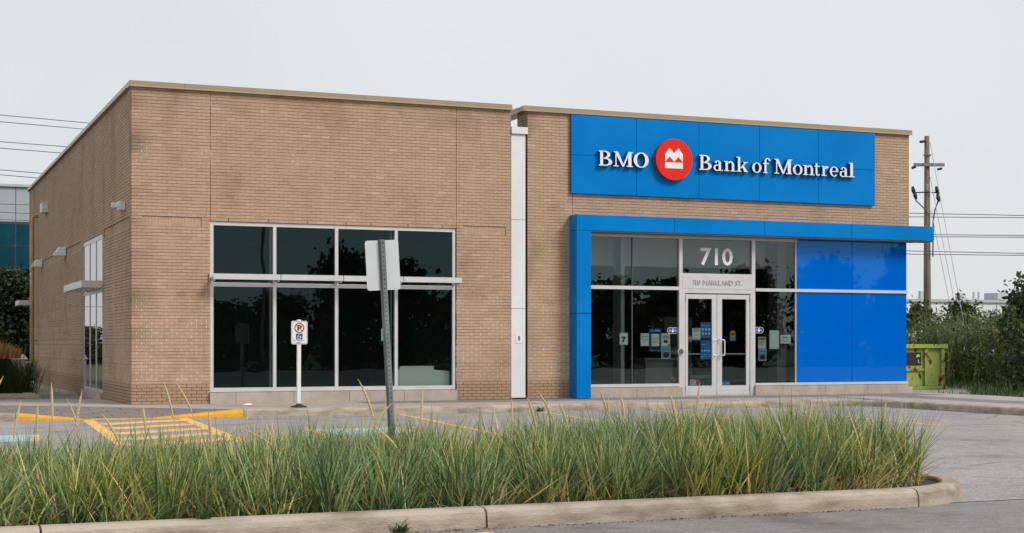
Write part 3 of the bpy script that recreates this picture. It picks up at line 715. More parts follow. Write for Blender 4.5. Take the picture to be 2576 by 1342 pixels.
# side window and the one beyond the corner
def side_window(y0, y1, z0, z1, n, name='window'):
    f = MB(); xo, xi = .012, .13
    f.box(xo, xi, y0, y0+.06, z0, z1); f.box(xo, xi, y1-.06, y1, z0, z1); f.box(xo, xi, y0+.06, y1-.06, z1-.1, z1); f.box(xo, xi, y0+.06, y1-.06, z0, z0+.07); f.box(xo, xi, y0+.06, y1-.06, 2.40, 2.485)
    w = (y1-y0-.12)/n; rr = []
    for i in range(n):
        a, b = y0+.06+w*i, y0+.06+w*(i+1)
        if i: f.box(xo-.002, xi-.01, a-.03, a+.03, z0+.07, 2.40); f.box(xo-.002, xi-.01, a-.03, a+.03, 2.485, z1-.1)
        rr += [(a+(.03 if i else 0), b-(.03 if i < n-1 else 0), z0+.07, 2.40), (a+(.03 if i else 0), b-(.03 if i < n-1 else 0), 2.485, z1-.1)]
    win = window(name, rr, f, M['glass_side'], .024, M['alu'], axis='y')
    s = MB()
    for k in range(4): s.tube([(-.08-.1*k, y0+.05, 2.56), (-.08-.1*k, y1-.05, 2.56)], .025, 8)
    for k in range(n+1): s.box(-.42, .02, y0+.05+(y1-y0-.1)*k/n-.012, y0+.05+(y1-y0-.1)*k/n+.012, 2.51, 2.62)
    s = s.build('sunshade', M['alu'], bank)
    for k in range(3): MB().box(-.46, -.42, y0-.02+(y1-y0+.04)*k/3+.006, y0-.02+(y1-y0+.04)*(k+1)/3-.006, 2.50, 2.655).build('fascia', M['alu'], s)
    MB().box(-.46, .0, y0-.045, y0-.022, 2.50, 2.655).build('end_plate', M['alu'], s)
side_window(4.41, 7.99, .11, WZ1-.01, 3)
side_window(21.5, 22.9, -.1, 3.64, 1)
MB().box(.02, .14, 21.1, 21.48, -.4, 3.66).build('pier', M['strip'], bank); MB().box(.05, .1, 21.1, 21.25, 3.66, 6.38).build('pier', M['blue_dark'], bank)

# entrance: blue column and canopy
colm = MB().box(9.64, 9.985, -.40, .05, 0.012, 1.895).build('column', M['blue'], bank)
MB().box(9.64, 9.985, -.40, .05, 1.91, 3.745).build('column_panel', M['blue'], colm)
MB().box(9.655, 9.97, -.385, .03, 1.895, 1.91).build('panel_joint', M['blue_dark'], colm)
MB().box(9.655, 9.97, -.385, .03, 0, .012).build('panel_joint', M['blue_dark'], colm)
can = MB().box(9.66, 19.30, -.38, -.002, 3.76, 4.075).build('canopy', M['blue_dark'], bank)
for a, b in zip([9.635, 12.09, 14.48, 16.9], [12.09, 14.48, 16.9, 19.318]): MB().box(a+.005, b-.005, -.402, -.38, 3.755, 4.10).build('fascia_panel', M['blue'], can)
MB().box(9.634, 9.66, -.38, -.004, 3.755, 4.10).build('fascia_panel', M['blue'], can); MB().box(19.3, 19.318, -.38, .55, 3.755, 4.10).build('fascia_panel', M['blue'], can)
MB().box(9.66, 19.30, -.378, -.004, 4.076, 4.098).build('top_flashing', M['blue'], can)
MB().box(18.9, 19.30, .002, .55, 3.76, 4.075).build('canopy_return', M['blue'], can)
MB().box(9.99, 19.28, -.37, -.01, 3.722, 3.758).build('soffit', mat('soffit', (.20,.17,.14), .7), can)

# storefront glazing
fm = MB(); GY0, GY1 = .0, .10; ZB, ZT = .235, 3.72
AX = dict(l=9.985, f1=(12.433,12.517), f2=(14.38,14.467), bl=15.634, br=18.80)
fm.box(*AX['f1'], GY0, GY1, 0.0, ZT); fm.box(*AX['f2'], GY0, GY1, 0.0, ZT)
fm.box(9.985, 12.433, GY0+.002, GY1, ZB, .305); fm.box(9.985, 12.433, GY0+.002, GY1, 2.465, 2.545); fm.box(9.985, 12.433, GY0+.004, GY1, 3.655, ZT)
fm.box(14.467, 18.83, GY0-.02, GY1, ZB, .295); fm.box(14.467, 18.83, GY0-.02, GY1, 2.462, 2.535); fm.box(14.467, 15.634, GY0+.004, GY1, 3.66, ZT)
fm.box(15.60, 15.634, GY0+.03, GY1, .295, 2.462); fm.box(15.60, 15.634, GY0+.03, GY1, 2.535, 3.66)
fm.box(12.517, 14.38, GY0+.004, GY1, 3.66, ZT); fm.box(12.517, 14.38, GY0+.003, GY1, 2.775, 2.86); fm.box(12.517, 14.38, GY0+.003, GY1, 2.40, 2.50)
front_w = window('storefront', [(9.985,11.225,.305,2.465),(11.245,12.433,.305,2.465),(9.985,11.225,2.545,3.655),(11.245,12.433,2.545,3.655),(12.517,14.38,2.86,3.66),(14.467,15.60,.295,2.462),(14.467,15.60,2.535,3.66)], fm, M['glass_clear'], .06, M['alu'])
for c, d in ((.305,2.465),(2.545,3.655)): MB().box(11.225, 11.245, .04, .09, c, d).build('glazing_bar', M['interior'], front_w)
for a, b in ((15.636,17.19),(17.205,18.80)):
    for c, d in ((.297,2.46),(2.537,3.719)): MB().box(a, b, .012, .06, c, d).build('spandrel_panel', M['blue_gloss'], front_w)
MB().box(15.636, 18.79, .062, .1, .3, 3.71).build('spandrel_backing', M['blue_dark'], front_w)
ap = MB().box(12.52, 14.377, -.004, .08, 2.502, 2.773).build('address_panel', M['alu'], front_w)
for ch_, xa, xb in zip('710MARKLANDST.', [0,.62,1.15,2.55,3.75,4.72,5.62,6.52,7.3,8.3,9.35,10.85,11.5,12.35], [.55,.95,1.85,3.65,4.62,5.5,6.4,7.15,8.2,9.15,10.2,11.4,12.25,12.5]):
    zt_ = 2.618 if ch_ == '.' else 2.71
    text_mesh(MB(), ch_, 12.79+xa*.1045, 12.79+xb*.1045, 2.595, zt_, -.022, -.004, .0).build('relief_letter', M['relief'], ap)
text_mesh(MB(), '710', 13.01, 13.88, 3.055, 3.465, .045, .055, .018).build('street_number', M['white'], front_w)
# double door
def door(x0, x1, gx0, gx1, hinge):
    f = MB(); y0, y1 = .012, .065
    f.box(x0, gx0, y0, y1, .02, 2.375); f.box(gx1, x1, y0, y1, .02, 2.375); f.box(gx0, gx1, y0+.001, y1, .02, .245); f.box(gx0, gx1, y0+.001, y1, 2.27, 2.375)
    d = f.build('door', M['alu'], bank)
    MB().add([(gx0,.04,.245),(gx1,.04,.245),(gx1,.04,2.27),(gx0,.04,2.27)], [(0,1,2,3)]).build('pane', M['glass_clear'], d, recalc=False)
    MB().box(gx0, gx1, .075, .105, .97, 1.0).build('push_bar', M['white'], d)
    hx = x1-.055 if hinge < 0 else x0+.055; s = -hinge
    # rounded pull handle standing off the leaf
    P = [(hx, y0, 1.32), (hx, -.06, 1.32), (hx+hinge*.09, -.07, 1.31), (hx+hinge*.10, -.07, 1.28), (hx+hinge*.10, -.07, .99), (hx+hinge*.09, -.07, .955), (hx, -.06, .945), (hx, y0, .945)]
    MB().tube(P, .014, 10).build('pull_handle', M['white'], d, smooth=True)
    for z in (.12, 2.2): MB().box((x0-.012 if hinge < 0 else x1), (x0 if hinge < 0 else x1+.012), -.005, .03, z, z+.14).build('hinge', M['steel'], d)
    return d
door(12.60, 13.43, 12.665, 13.306, -1); door(13.442, 14.318, 13.572, 14.228, 1)
mb = MB().box(12.52, 12.585, .004, .09, 0, 2.398).box(14.335, 14.378, .004, .09, 0, 2.398); mb.build('door_jamb', M['alu'], bank)
MB().box(12.59, 14.33, .02, .09, 0, .018).build('threshold', M['alu'], bank)
mb = MB().disc_y(12.46, 1.045, .08, -.03, -.001, 28); k_ = mb.build('door_opener_button', M['alu'], bank); MB().disc_y(12.46, 1.045, .062, -.04, -.0305, 28).build('button_face', mat('bronze_face', (.16,.14,.12), .35, metal=.5), k_)

# dim interior seen through the glass
MB().box(11.10, 11.19, .35, .75, 0, 3.71).build('interior_post', M['interior_pale'], bank)
MB().box(15.32, 15.58, .4, .8, 0, 3.71).build('interior_post', M['interior_mid'], bank)
MB().box(8.45, 18.4, 1.0, 1.2, 3.05, 3.71).build('bulkhead', M['interior_pale'], bank)
MB().box(2.86, 2.90, .2, .3, .3, 3.7).build('interior_post', M['interior_pale'], bank); MB().box(5.50, 5.53, .2, .3, .3, 3.7).build('interior_post', M['interior_pale'], bank)
def inside(name, label, cat, mb, m): return tag(mb.build(name, m), label, cat)
inside('counter', 'pale curved counter end seen low behind the dark window corner', 'counter', MB().prism_y([(5.66,0),(6.86,0),(6.86,.62),(6.5,.66),(6.5,.74),(5.74,.74),(5.66,.60)], .24, .5), mat('counter_white', (.90,.91,.86), .5))
inside('reception_desk', 'dim desk behind the glass doors', 'desk', MB().box(12.7, 13.45, 2.2, 2.8, 0, .82).box(12.62, 13.55, 2.1, 2.9, .82, .87), M['interior_pale'])
inside('bench', 'low pale bench seen through the door leaf with the caution disc', 'bench', MB().box(13.5, 14.25, 1.4, 1.75, .38, .46).box(13.56, 13.64, 1.45, 1.7, 0, .38).box(14.1, 14.18, 1.45, 1.7, 0, .38), M['interior_pale'])
am = thing('cash_machine', (14.1, 3.5, 0), 'grey cash machine standing in the dim lobby behind the doors', 'cash machine')
MB().box(13.75, 14.55, 3.2, 3.9, 0, 1.9).build('cabinet', M['interior_mid'], am); MB().box(13.9, 14.4, 3.17, 3.198, 1.15, 1.5).build('screen', M['interior'], am); MB().box(13.85, 14.45, 3.1, 3.198, .95, 1.05).build('shelf', M['interior_pale'], am)

# ------------------------------------------------------------ fascia sign
sign = thing('bank_sign', (13.7, 0, 4.6), 'large blue panelled wall sign with white serif letters and a red disc', 'sign')
MB().box(9.66, 17.80, -.05, -.01, 4.61, 6.35).build('sign_backing', M['blue_dark'], sign)
sx = [9.65, 11.285, 12.91, 14.54, 16.175, 17.81]
for a, b in zip(sx, sx[1:]):
    for c, d in ((4.60, 5.455), (5.463, 6.36)):
        MB().box(a+.005, b-.005, -.075, -.05, c, d).build('sign_panel', M['blue'], sign)
GL = {}
GL['B'] = [('R',.10,0,.31,1),('R',0,0,.40,.07),('R',0,.93,.40,1),('A',.42,.755,.42,.245,.20,.18,-90,90),('A',.45,.265,.53,.265,.28,.20,-90,90),('R',.28,.465,.5,.53),('R',.3,.93,.44,1),('R',.3,0,.47,.07)]
GL['M'] = [('R',.10,0,.16,1),('R',0,0,.27,.065),('Q',.06,1,.23,1,.53,.12,.46,0),('Q',.46,0,.54,0,.86,1,.77,1),('R',.76,0,.93,1),('R',.67,0,1,.065),('R',0,.935,.22,1),('R',.78,.935,1,1)]
GL['O'] = [('A',.5,.5,.5,.515,.275,.45,0,360)]
GL['o'] = [('A',.5,.335,.5,.35,.26,.295,0,360)]
GL['a'] = [('A',.40,.20,.40,.215,.20,.15,60,330),('R',.56,.08,.80,.50),('A',.45,.46,.36,.22,.13,.165,0,165),('R',.56,0,1,.06)]
GL['n'] = [('R',.13,0,.33,.66),('R',0,0,.46,.06),('R',.0,.61,.33,.67),('A',.58,.43,.30,.25,.10,.17,0,150),('R',.68,0,.88,.44),('R',.56,0,1,.06)]
GL['k'] = [('R',.13,0,.33,1),('R',0,0,.45,.06),('R',0,.94,.33,1),('Q',.33,.27,.42,.22,.86,.62,.72,.62),('Q',.46,.37,.63,.42,.98,.0,.72,.0),('R',.58,.61,.97,.67),('R',.64,0,1,.06)]
GL['f'] = [('R',.18,0,.46,.80),('R',0,0,.64,.06),('R',0,.60,.82,.67),('A',.62,.78,.44,.24,.17,.17,20,180)]
GL['t'] = [('R',.20,.16,.50,.84),('R',0,.60,.92,.67),('A',.60,.17,.40,.185,.11,.115,180,330)]
GL['r'] = [('R',.16,0,.44,.66),('R',0,0,.68,.06),('R',0,.61,.44,.67),('A',.72,.46,.30,.225,.06,.12,30,175)]
GL['e'] = [('A',.5,.335,.5,.35,.26,.29,0,318),('R',.20,.31,.99,.375)]
GL['l'] = [('R',.26,0,.70,1),('R',0,0,1,.06),('R',0,.94,.70,1)]
def letter(ch, x0, x1, z0, z1, parent):
    w, h = x1-x0, z1-z0; mb = MB()
    for i, e in enumerate(GL[ch]):
        y0, y1 = -.170-.0009*i, -.085
        if e[0] == 'R': mb.prism_y([(x0+e[1]*w, z0+e[2]*h), (x0+e[3]*w, z0+e[2]*h), (x0+e[3]*w, z0+e[4]*h), (x0+e[1]*w, z0+e[4]*h)], y0, y1, 0, 1)
        elif e[0] == 'Q': mb.prism_y([(x0+e[k]*w, z0+e[k+1]*h) for k in (1,3,5,7)], y0, y1, 0, 1)
        else: mb.ring_y(x0+e[1]*w, z0+e[2]*h, e[3]*w, e[4]*h, e[5]*w, e[6]*h, y0, y1, e[7], e[8], 24, 0, 1)
    return mb.build('letter', [M['letter'], M['letter_side']], parent)
for ch, a, b in (('B',10.288,10.629),('M',10.655,11.142),('O',11.163,11.548)): letter(ch, a, b, 5.235, 5.573, sign)
for ch, a, b in (('B',12.867,13.195),('a',13.239,13.487),('n',13.521,13.826),('k',13.854,14.161),('o',14.279,14.533),('f',14.579,14.774),('M',14.885,15.372),('o',15.398,15.667),('n',15.681,15.998),('t',16.0,16.167),('r',16.202,16.408),('e',16.437,16.682),('a',16.718,16.97),('l',16.979,17.149)): letter(ch, a, b, 5.25, 5.598, sign)
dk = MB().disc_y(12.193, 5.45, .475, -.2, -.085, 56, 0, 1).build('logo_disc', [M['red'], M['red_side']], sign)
EM = [(11.955,5.572),(12.066,5.714),(12.187,5.596),(12.3,5.714),(12.413,5.578),(12.411,5.394),(12.302,5.515),(12.187,5.398),(12.068,5.514),(11.957,5.394)]
MB().prism_y([EM[0], EM[9], EM[8], EM[7], EM[2], EM[1]], -.206, -.2005).prism_y([EM[2], EM[7], EM[6], EM[5], EM[4], EM[3]], -.206, -.2005).prism_y([(11.955,5.246),(12.413,5.246),(12.413,5.383),(11.955,5.383)], -.206, -.2005).build('logo_emblem', M['letter'], dk)

# ------------------------------------------------------------ notices behind the glass
def notice(name, label, x0, x1, z0, z1, base, parts=(), y=.068, cat='notice', group=None):
    t = thing(name, ((x0+x1)/2, y, z0), label, cat, group)
    MB().box(x0, x1, y, y+.002, z0, z1).build('sheet', base, t)
    for i, p in enumerate(parts):
        k = p[0]; yy = y-.0012-.0004*(i % 4)
        if k == 'bar': MB().box(p[1], p[2], yy, y-.0002, p[3], p[4]).build('printed_band', p[5], t)
        elif k == 'txt': text_mesh(MB(), p[1], p[2], p[3], p[4], p[5], yy, y-.0002, p[7] if len(p) > 7 else 0).build('lettering', p[6], t)
        elif k == 'disc': MB().disc_y(p[1], p[2], p[3], yy, y-.0002, 20, rz=p[5] if len(p) > 5 else None).build('printed_disc', p[4], t)
    return t
lines = lambda x0, x1, z0, z1, n, m: [('bar', x0, x1-(x1-x0)*.12*((i*7) % 3), z1-(z1-z0)*(i+.5)/n, z1-(z1-z0)*(i+.1)/n, m) for i in range(n)]
notice('number_notice', 'white sheet with a bold black 7 behind the entrance glass', 10.927, 11.139, 1.199, 1.471, M['paper'], [('txt','7',10.98,11.085,1.255,1.385,M['ink'],.05)])
notice('branch_notice', 'white sheet reading Branch Service inside the glass', 11.464, 11.679, 1.172, 1.463, M['paper'], [('txt','Branch',11.49,11.645,1.375,1.42,M['ink']),('txt','Service',11.49,11.645,1.295,1.335,M['ink']),('bar',11.53,11.6,1.255,1.265,M['ink_grey'])])
notice('framed_notice', 'letter in a tall bright blue frame left of the doors', 11.695, 11.988, 1.05, 1.565, M['paper_blue'], [('bar',11.715,11.968,1.085,1.49,M['ink']),('bar',11.74,11.945,1.165,1.452,M['paper']),('bar',11.745,11.94,1.36,1.365,M['ink_grey'])]+lines(11.76,11.92,1.24,1.34,4,M['ink_grey'])+[('disc',11.80,1.532,.018,M['sign_red']),('bar',11.84,11.96,1.522,1.534,M['paper'])])
notice('mask_notice', 'white sheet with black headline and two dark head silhouettes', 12.0, 12.225, 1.171, 1.464, M['paper'], [('txt','MASK OR',12.05,12.17,1.41,1.435,M['ink']),('txt','FACE COVERING',12.03,12.195,1.378,1.40,M['ink']),('txt','REQUIRED',12.03,12.195,1.338,1.37,M['ink'],.02),('disc',12.085,1.295,.022,M['ink']),('disc',12.14,1.295,.022,M['ink']),('disc',12.085,1.262,.035,M['ink'],.02),('disc',12.14,1.262,.035,M['ink'],.02),('bar',12.17,12.215,1.185,1.205,M['ink'])])
notice('teal_notice', 'teal poster with a maroon oval beside the door opener button', 12.003, 12.236, .877, 1.160, M['paper'], [('bar',12.018,12.221,.892,1.147,M['paper_teal']),('disc',12.125,.965,.078,M['maroon'],.062),('txt','You are always',12.04,12.195,1.10,1.13,M['paper']),('bar',12.06,12.19,1.05,1.062,M['paper']),('bar',12.08,12.17,.965,.975,M['yellow'])])
def oval(label, x0, x1, z0, z1):
    t = thing('oval_sticker', ((x0+x1)/2, .05, z0), label, 'sticker', None); h = (z1-z0)/2; y = .050
    pts2 = [(x1-h+h*math.cos(R(a)), z0+h+h*math.sin(R(a))) for a in range(-90, 91, 15)]+[(x0+h+h*math.cos(R(a)), z0+h+h*math.sin(R(a))) for a in range(90, 271, 15)]
    cx_, cz_ = (x0+x1)/2, z0+h
    MB().prism_y([(cx_+(a-cx_)*1.05, cz_+(b-cz_)*1.1) for a, b in pts2], y+.002, y+.004).build('rim', M['paper'], t)
    MB().prism_y(pts2, y, y+.0018).build('face', M['navy'], t)
    MB().disc_y(cx_, cz_-.012, .026, y-.002, y-.0002, 18).build('padlock_body', M['paper'], t); MB().ring_y(cx_, cz_+.018, .018, .03, .009, .02, y-.0016, y-.0002, 0, 180).build('padlock_shackle', M['paper'], t)
    text_mesh(MB(), 'CDIC', x0+.035, cx_-.04, cz_-.018, cz_+.015, y-.0012, y-.0002).build('lettering', M['paper'], t)
    text_mesh(MB(), 'SADC', cx_+.04, x1-.035, cz_-.018, cz_+.015, y-.0012, y-.0002).build('lettering', M['paper'], t)
oval('navy oval sticker with a white padlock left of the doors', 12.155, 12.42, 1.465, 1.593); oval('navy oval sticker with a white padlock right of the doors', 14.475, 14.72, 1.481, 1.611)
notice('reopening_poster', 'tall blue door poster with rows of white circles', 13.02, 13.296, .864, 1.726, M['paper_blue'], [('txt',"We're open",13.05,13.25,1.625,1.675,M['paper'])]+[('disc',13.075+.085*i,1.56-.1*j,.028,M['paper']) for j in range(2) for i in range(3)]+[('bar',13.022,13.294,1.375,1.38,M['paper']),('bar',13.022,13.294,1.30,1.372,M['navy']),('txt','COVID-19',13.04,13.17,1.195,1.22,M['paper'])]+[('disc',13.06+.065*i,1.06,.022,M['paper']) for i in range(4)]+[('bar',13.03,13.19,.965,.972,M['paper']),('bar',13.022,13.294,.925,.93,M['paper']),('txt','BMO',13.04,13.09,.885,.905,M['paper'])], y=.046)
notice('hours_notice', 'white sheet with blue footer taped left of the blue door poster', 12.799, 13.015, 1.30, 1.586, M['paper'], [('bar',12.80,13.014,1.302,1.33,M['paper_blue']),('bar',12.85,12.96,1.56,1.575,M['paper_blue'])]+lines(12.83,12.985,1.49,1.55,3,M['ink_grey'])+[('disc',12.907,1.43,.012,M['ink_grey']),('bar',12.86,12.96,1.36,1.365,M['ink_grey'])], y=.046)
t = thing('stop_sticker', (12.73,.046,1.272), 'small red octagonal sticker on the door glass', 'sticker')
MB().prism_y([(12.731+.072*math.cos(R(22.5+45*k)), 1.341+.072*math.sin(R(22.5+45*k))) for k in range(8)], .046, .048).build('rim', M['paper'], t)
MB().prism_y([(12.731+.064*math.cos(R(22.5+45*k)), 1.341+.064*math.sin(R(22.5+45*k))) for k in range(8)], .044, .0458).build('face', mat('sticker_red', (.55,.02,.03), .5), t)
for q in (1.37, 1.345, 1.32): MB().box(12.69, 12.772, .0425, .0438, q-.006, q+.006).build('printed_line', M['paper'], t)
t = thing('caution_sticker', (13.88,.046,1.292), 'round yellow caution sticker over a blue tab on the door', 'sticker')
MB().box(13.798,13.968,.0475,.049,1.29,1.39).build('tab', M['paper_blue'], t); MB().disc_y(13.883,1.45,.085,.045,.047,28).build('disc', M['yellow'], t)
MB().box(13.805,13.962,.0435,.0448,1.432,1.47).build('band', M['ink'], t); text_mesh(MB(),'CAUTION',13.82,13.948,1.441,1.461,.042,.0434).build('lettering', M['yellow'], t)
text_mesh(MB(),'AUTOMATIC',13.83,13.938,1.48,1.495,.043,.0448).build('lettering', M['ink'], t); text_mesh(MB(),'DOOR',13.855,13.91,1.405,1.42,.043,.0448).build('lettering', M['ink'], t); text_mesh(MB(),'AUTOMATIC',13.82,13.945,1.33,1.345,.045,.0474).build('lettering', M['paper'], t); text_mesh(MB(),'DOOR',13.84,13.93,1.305,1.32,.045,.0474).build('lettering', M['paper'], t)
notice('hours_letter', 'grey printed letter right of the doors under the navy sticker', 14.587, 14.805, 1.112, 1.386, M['paper'], [('bar',14.60,14.79,1.31,1.37,M['ink_grey'])]+lines(14.61,14.77,1.18,1.29,4,M['ink_grey']))
notice('teal_notice', 'teal poster with a maroon oval right of the doors', 14.597, 14.816, .82, 1.102, M['paper'], [('bar',14.612,14.801,.835,1.088,M['paper_teal']),('disc',14.708,.905,.074,M['maroon'],.062),('txt','You are always',14.63,14.78,1.05,1.075,M['paper']),('bar',14.64,14.77,1.0,1.012,M['paper'])])
notice('blank_notice', 'blank pale sheet on a dark board right of the doors', 14.875, 15.185, 1.05, 1.56, M['ink'], [('bar',14.9,15.165,1.10,1.545,M['paper'])])
notice('machine_notice', 'small white sheet with three printed lines by the blue panel', 15.20, 15.489, 1.226, 1.434, M['paper'], [('txt','ABM Service',15.25,15.42,1.365,1.39,M['ink'],.02),('txt','Please note service',15.24,15.44,1.31,1.328,M['ink_grey']),('txt','is unavailable',15.24,15.44,1.275,1.293,M['ink_grey'])], y=.066)
notice('decal', 'small white and red decal low on the door', 12.74, 12.985, .262, .39, M['paper'], [('bar',12.89,12.983,.264,.388,mat('decal_red', (.6,.02,.03), .5)),('txt','NO',12.91,12.965,.345,.375,M['paper'])]+lines(12.76,12.87,.28,.37,4,M['ink_grey']), y=.046, cat='sticker')
notice('decal', 'small blue decal low on the right door leaf', 13.58, 13.81, .255, .34, M['paper_blue'], [('txt','BMO',13.60,13.67,.28,.31,M['paper']),('bar',13.70,13.79,.285,.305,M['paper'])], y=.046, cat='sticker')
notice('decal', 'small dark decal with a yellow top edge low in the glass', 12.235, 12.385, .33, .43, M['ink'], [('bar',12.236,12.384,.405,.428,M['yellow']),('txt','ALARM',12.25,12.36,.35,.385,M['ink_grey'])], cat='sticker')
notice('number_notice', 'white sheet with a black 8 on the white wall panel', 8.331, 8.503, 1.235, 1.464, M['white'], [('txt','8',8.39,8.45,1.29,1.40,M['navy'],.02)], y=.012)
notice('window_note', 'blank pale sheet taped inside the dark window behind the leaning post', 5.253, 5.44, 1.286, 1.549, M['paper'], y=.086)

# ------------------------------------------------------------ signs outdoors
np_ = thing('no_parking_sign', (2.66, -2.45, 0), 'small no parking sign with blue wheelchair square on white post', 'sign')
NY = -2.45
MB().prism_y([(2.625,.07),(2.695,.07),(2.70,1.69),(2.63,1.69)], NY-.005, NY+.06).build('post', M['white'], np_)
mb = MB(); mb.tube([(2.66,NY+.02,0),(2.66,NY+.02,.02),(2.66,NY+.02,.05),(2.66,NY+.02,.075)], [.165,.15,.06,.04], 16); mb.build('base', M['black_rubber'], np_)
def rrect(x0, x1, z0, z1, r):
    o = []
    for cx_, cz_, a in ((x1-r,z1-r,0),(x0+r,z1-r,90),(x0+r,z0+r,180),(x1-r,z0+r,270)):
        o += [(cx_+r*math.cos(R(a+d)), cz_+r*math.sin(R(a+d))) for d in (0,22,45,67,90)]
    return o
px0, px1, pz0, pz1 = 2.505, 2.825, 1.215, 1.665
plate = MB().prism_y(rrect(px0, px1, pz0, pz1, .035), NY-.012, NY-.0055).build('plate', M['white'], np_)
def framed(x0, x1, z0, z1, r, t_, y0, y1):
    a, b = rrect(x0, x1, z0, z1, r), rrect(x0+t_, x1-t_, z0+t_, z1-t_, r-t_); n = len(a); mb = MB()
    mb.add([(x, y0, z) for x, z in a]+[(x, y0, z) for x, z in b], [(i, (i+1) % n, n+(i+1) % n, n+i) for i in range(n)]); return mb
framed(px0+.012, px1-.012, pz0+.012, pz1-.012, .028, .006, NY-.0132, 0).build('border', M['ink'], plate)
text_mesh(MB(), 'P', 2.622, 2.715, 1.475, 1.585, NY-.0134, NY-.0121, .04).build('lettering', M['ink'], plate)
MB().ring_y(2.663, 1.53, .098, .098, .077, .077, NY-.0150, NY-.0121, 0, 360, 36).build('prohibition_ring', M['sign_red'], plate)
MB().prism_y([(2.589,1.592),(2.602,1.605),(2.737,1.468),(2.724,1.455)], NY-.0142, NY-.0121).build('prohibition_bar', M['sign_red'], plate)
MB().prism_y([(2.598,1.308),(2.726,1.308),(2.726,1.42),(2.598,1.42)], NY-.0134, NY-.0121).build('blue_square', mat('sign_blue', (.005,.05,.23), .5), plate)
mb = MB().ring_y(2.657, 1.350, .034, .034, .025, .025, NY-.0155, NY-.0136, 130, 400, 20).box(2.648,2.657,NY-.0153,NY-.0136,1.362,1.397).disc_y(2.6525,1.405,.008,NY-.0154,NY-.0136,12)
mb.prism_y([(2.657,1.366),(2.684,1.366),(2.684,1.373),(2.657,1.373)], NY-.0151, NY-.0136).prism_y([(2.683,1.366),(2.70,1.336),(2.712,1.341),(2.709,1.347),(2.702,1.345),(2.69,1.371)], NY-.0157, NY-.0136); mb.build('wheelchair_symbol', M['white'], plate)
text_mesh(MB(), 'BY PERMIT', 2.552, 2.762, 1.272, 1.298, NY-.0134, NY-.0121).build('lettering', M['ink'], plate); text_mesh(MB(), 'ONLY', 2.605, 2.705, 1.235, 1.262, NY-.0134, NY-.0121).build('lettering', M['ink'], plate)
for q in (1.645, 1.255): MB().disc_y(2.658, q, .009, NY-.018, NY-.0122, 10).build('bolt', M['steel'], np_)

np_.location.x += .14
ls = thing('leaning_sign', (-.50, -18.66, -.03), 'back of a white sign plate on a leaning perforated steel post', 'sign')
bx, tx, LY, H0, H1 = -.515, -.648, -18.62, -.25, 2.125
lean = (tx-bx)/(H1-H0); lx = lambda z: bx+(z-H0)*lean
mb = MB(); cs = [(-.031,.0),(-.031,-.004),(-.020,-.006),(-.015,-.032),(.015,-.032),(.020,-.006),(.031,-.004),(.031,.0),(.017,-.0),(.012,-.028),(-.012,-.028),(-.017,0)]
n = len(cs); mb.add([(lx(H0)+a, LY+b, H0) for a, b in cs]+[(lx(H1)+a, LY+b, H1) for a, b in cs], [(i, (i+1) % n, n+(i+1) % n, n+i) for i in range(n)]+[(n+2,n+3,n+10,n+11),(n+3,n+4,n+9,n+10),(n+4,n+5,n+8,n+9)])
mb.build('post', M['steel'], ls)
for k in range(46):
    z = 2.095-k*.0392; big = k in (0, 8); rr_ = .0085 if big else .0055
    MB().disc_y(lx(z), z, rr_, LY-.0335, LY-.0322, 10).build('post_hole', M['ink'], ls)
pl = rrect(-.15, .15, -.215, .215, .022); a_ = math.atan(lean); cxp, czp = lx(1.905)+.002, 1.905
pl = [(cxp+x*math.cos(a_)+z*math.sin(a_), czp-x*math.sin(a_)+z*math.cos(a_)) for x, z in pl]
MB().prism_y(pl, LY+.002, LY+.005).build('plate', mat('sign_back', (.60,.62,.63), .5, (.56,.58,.59), 4), ls)

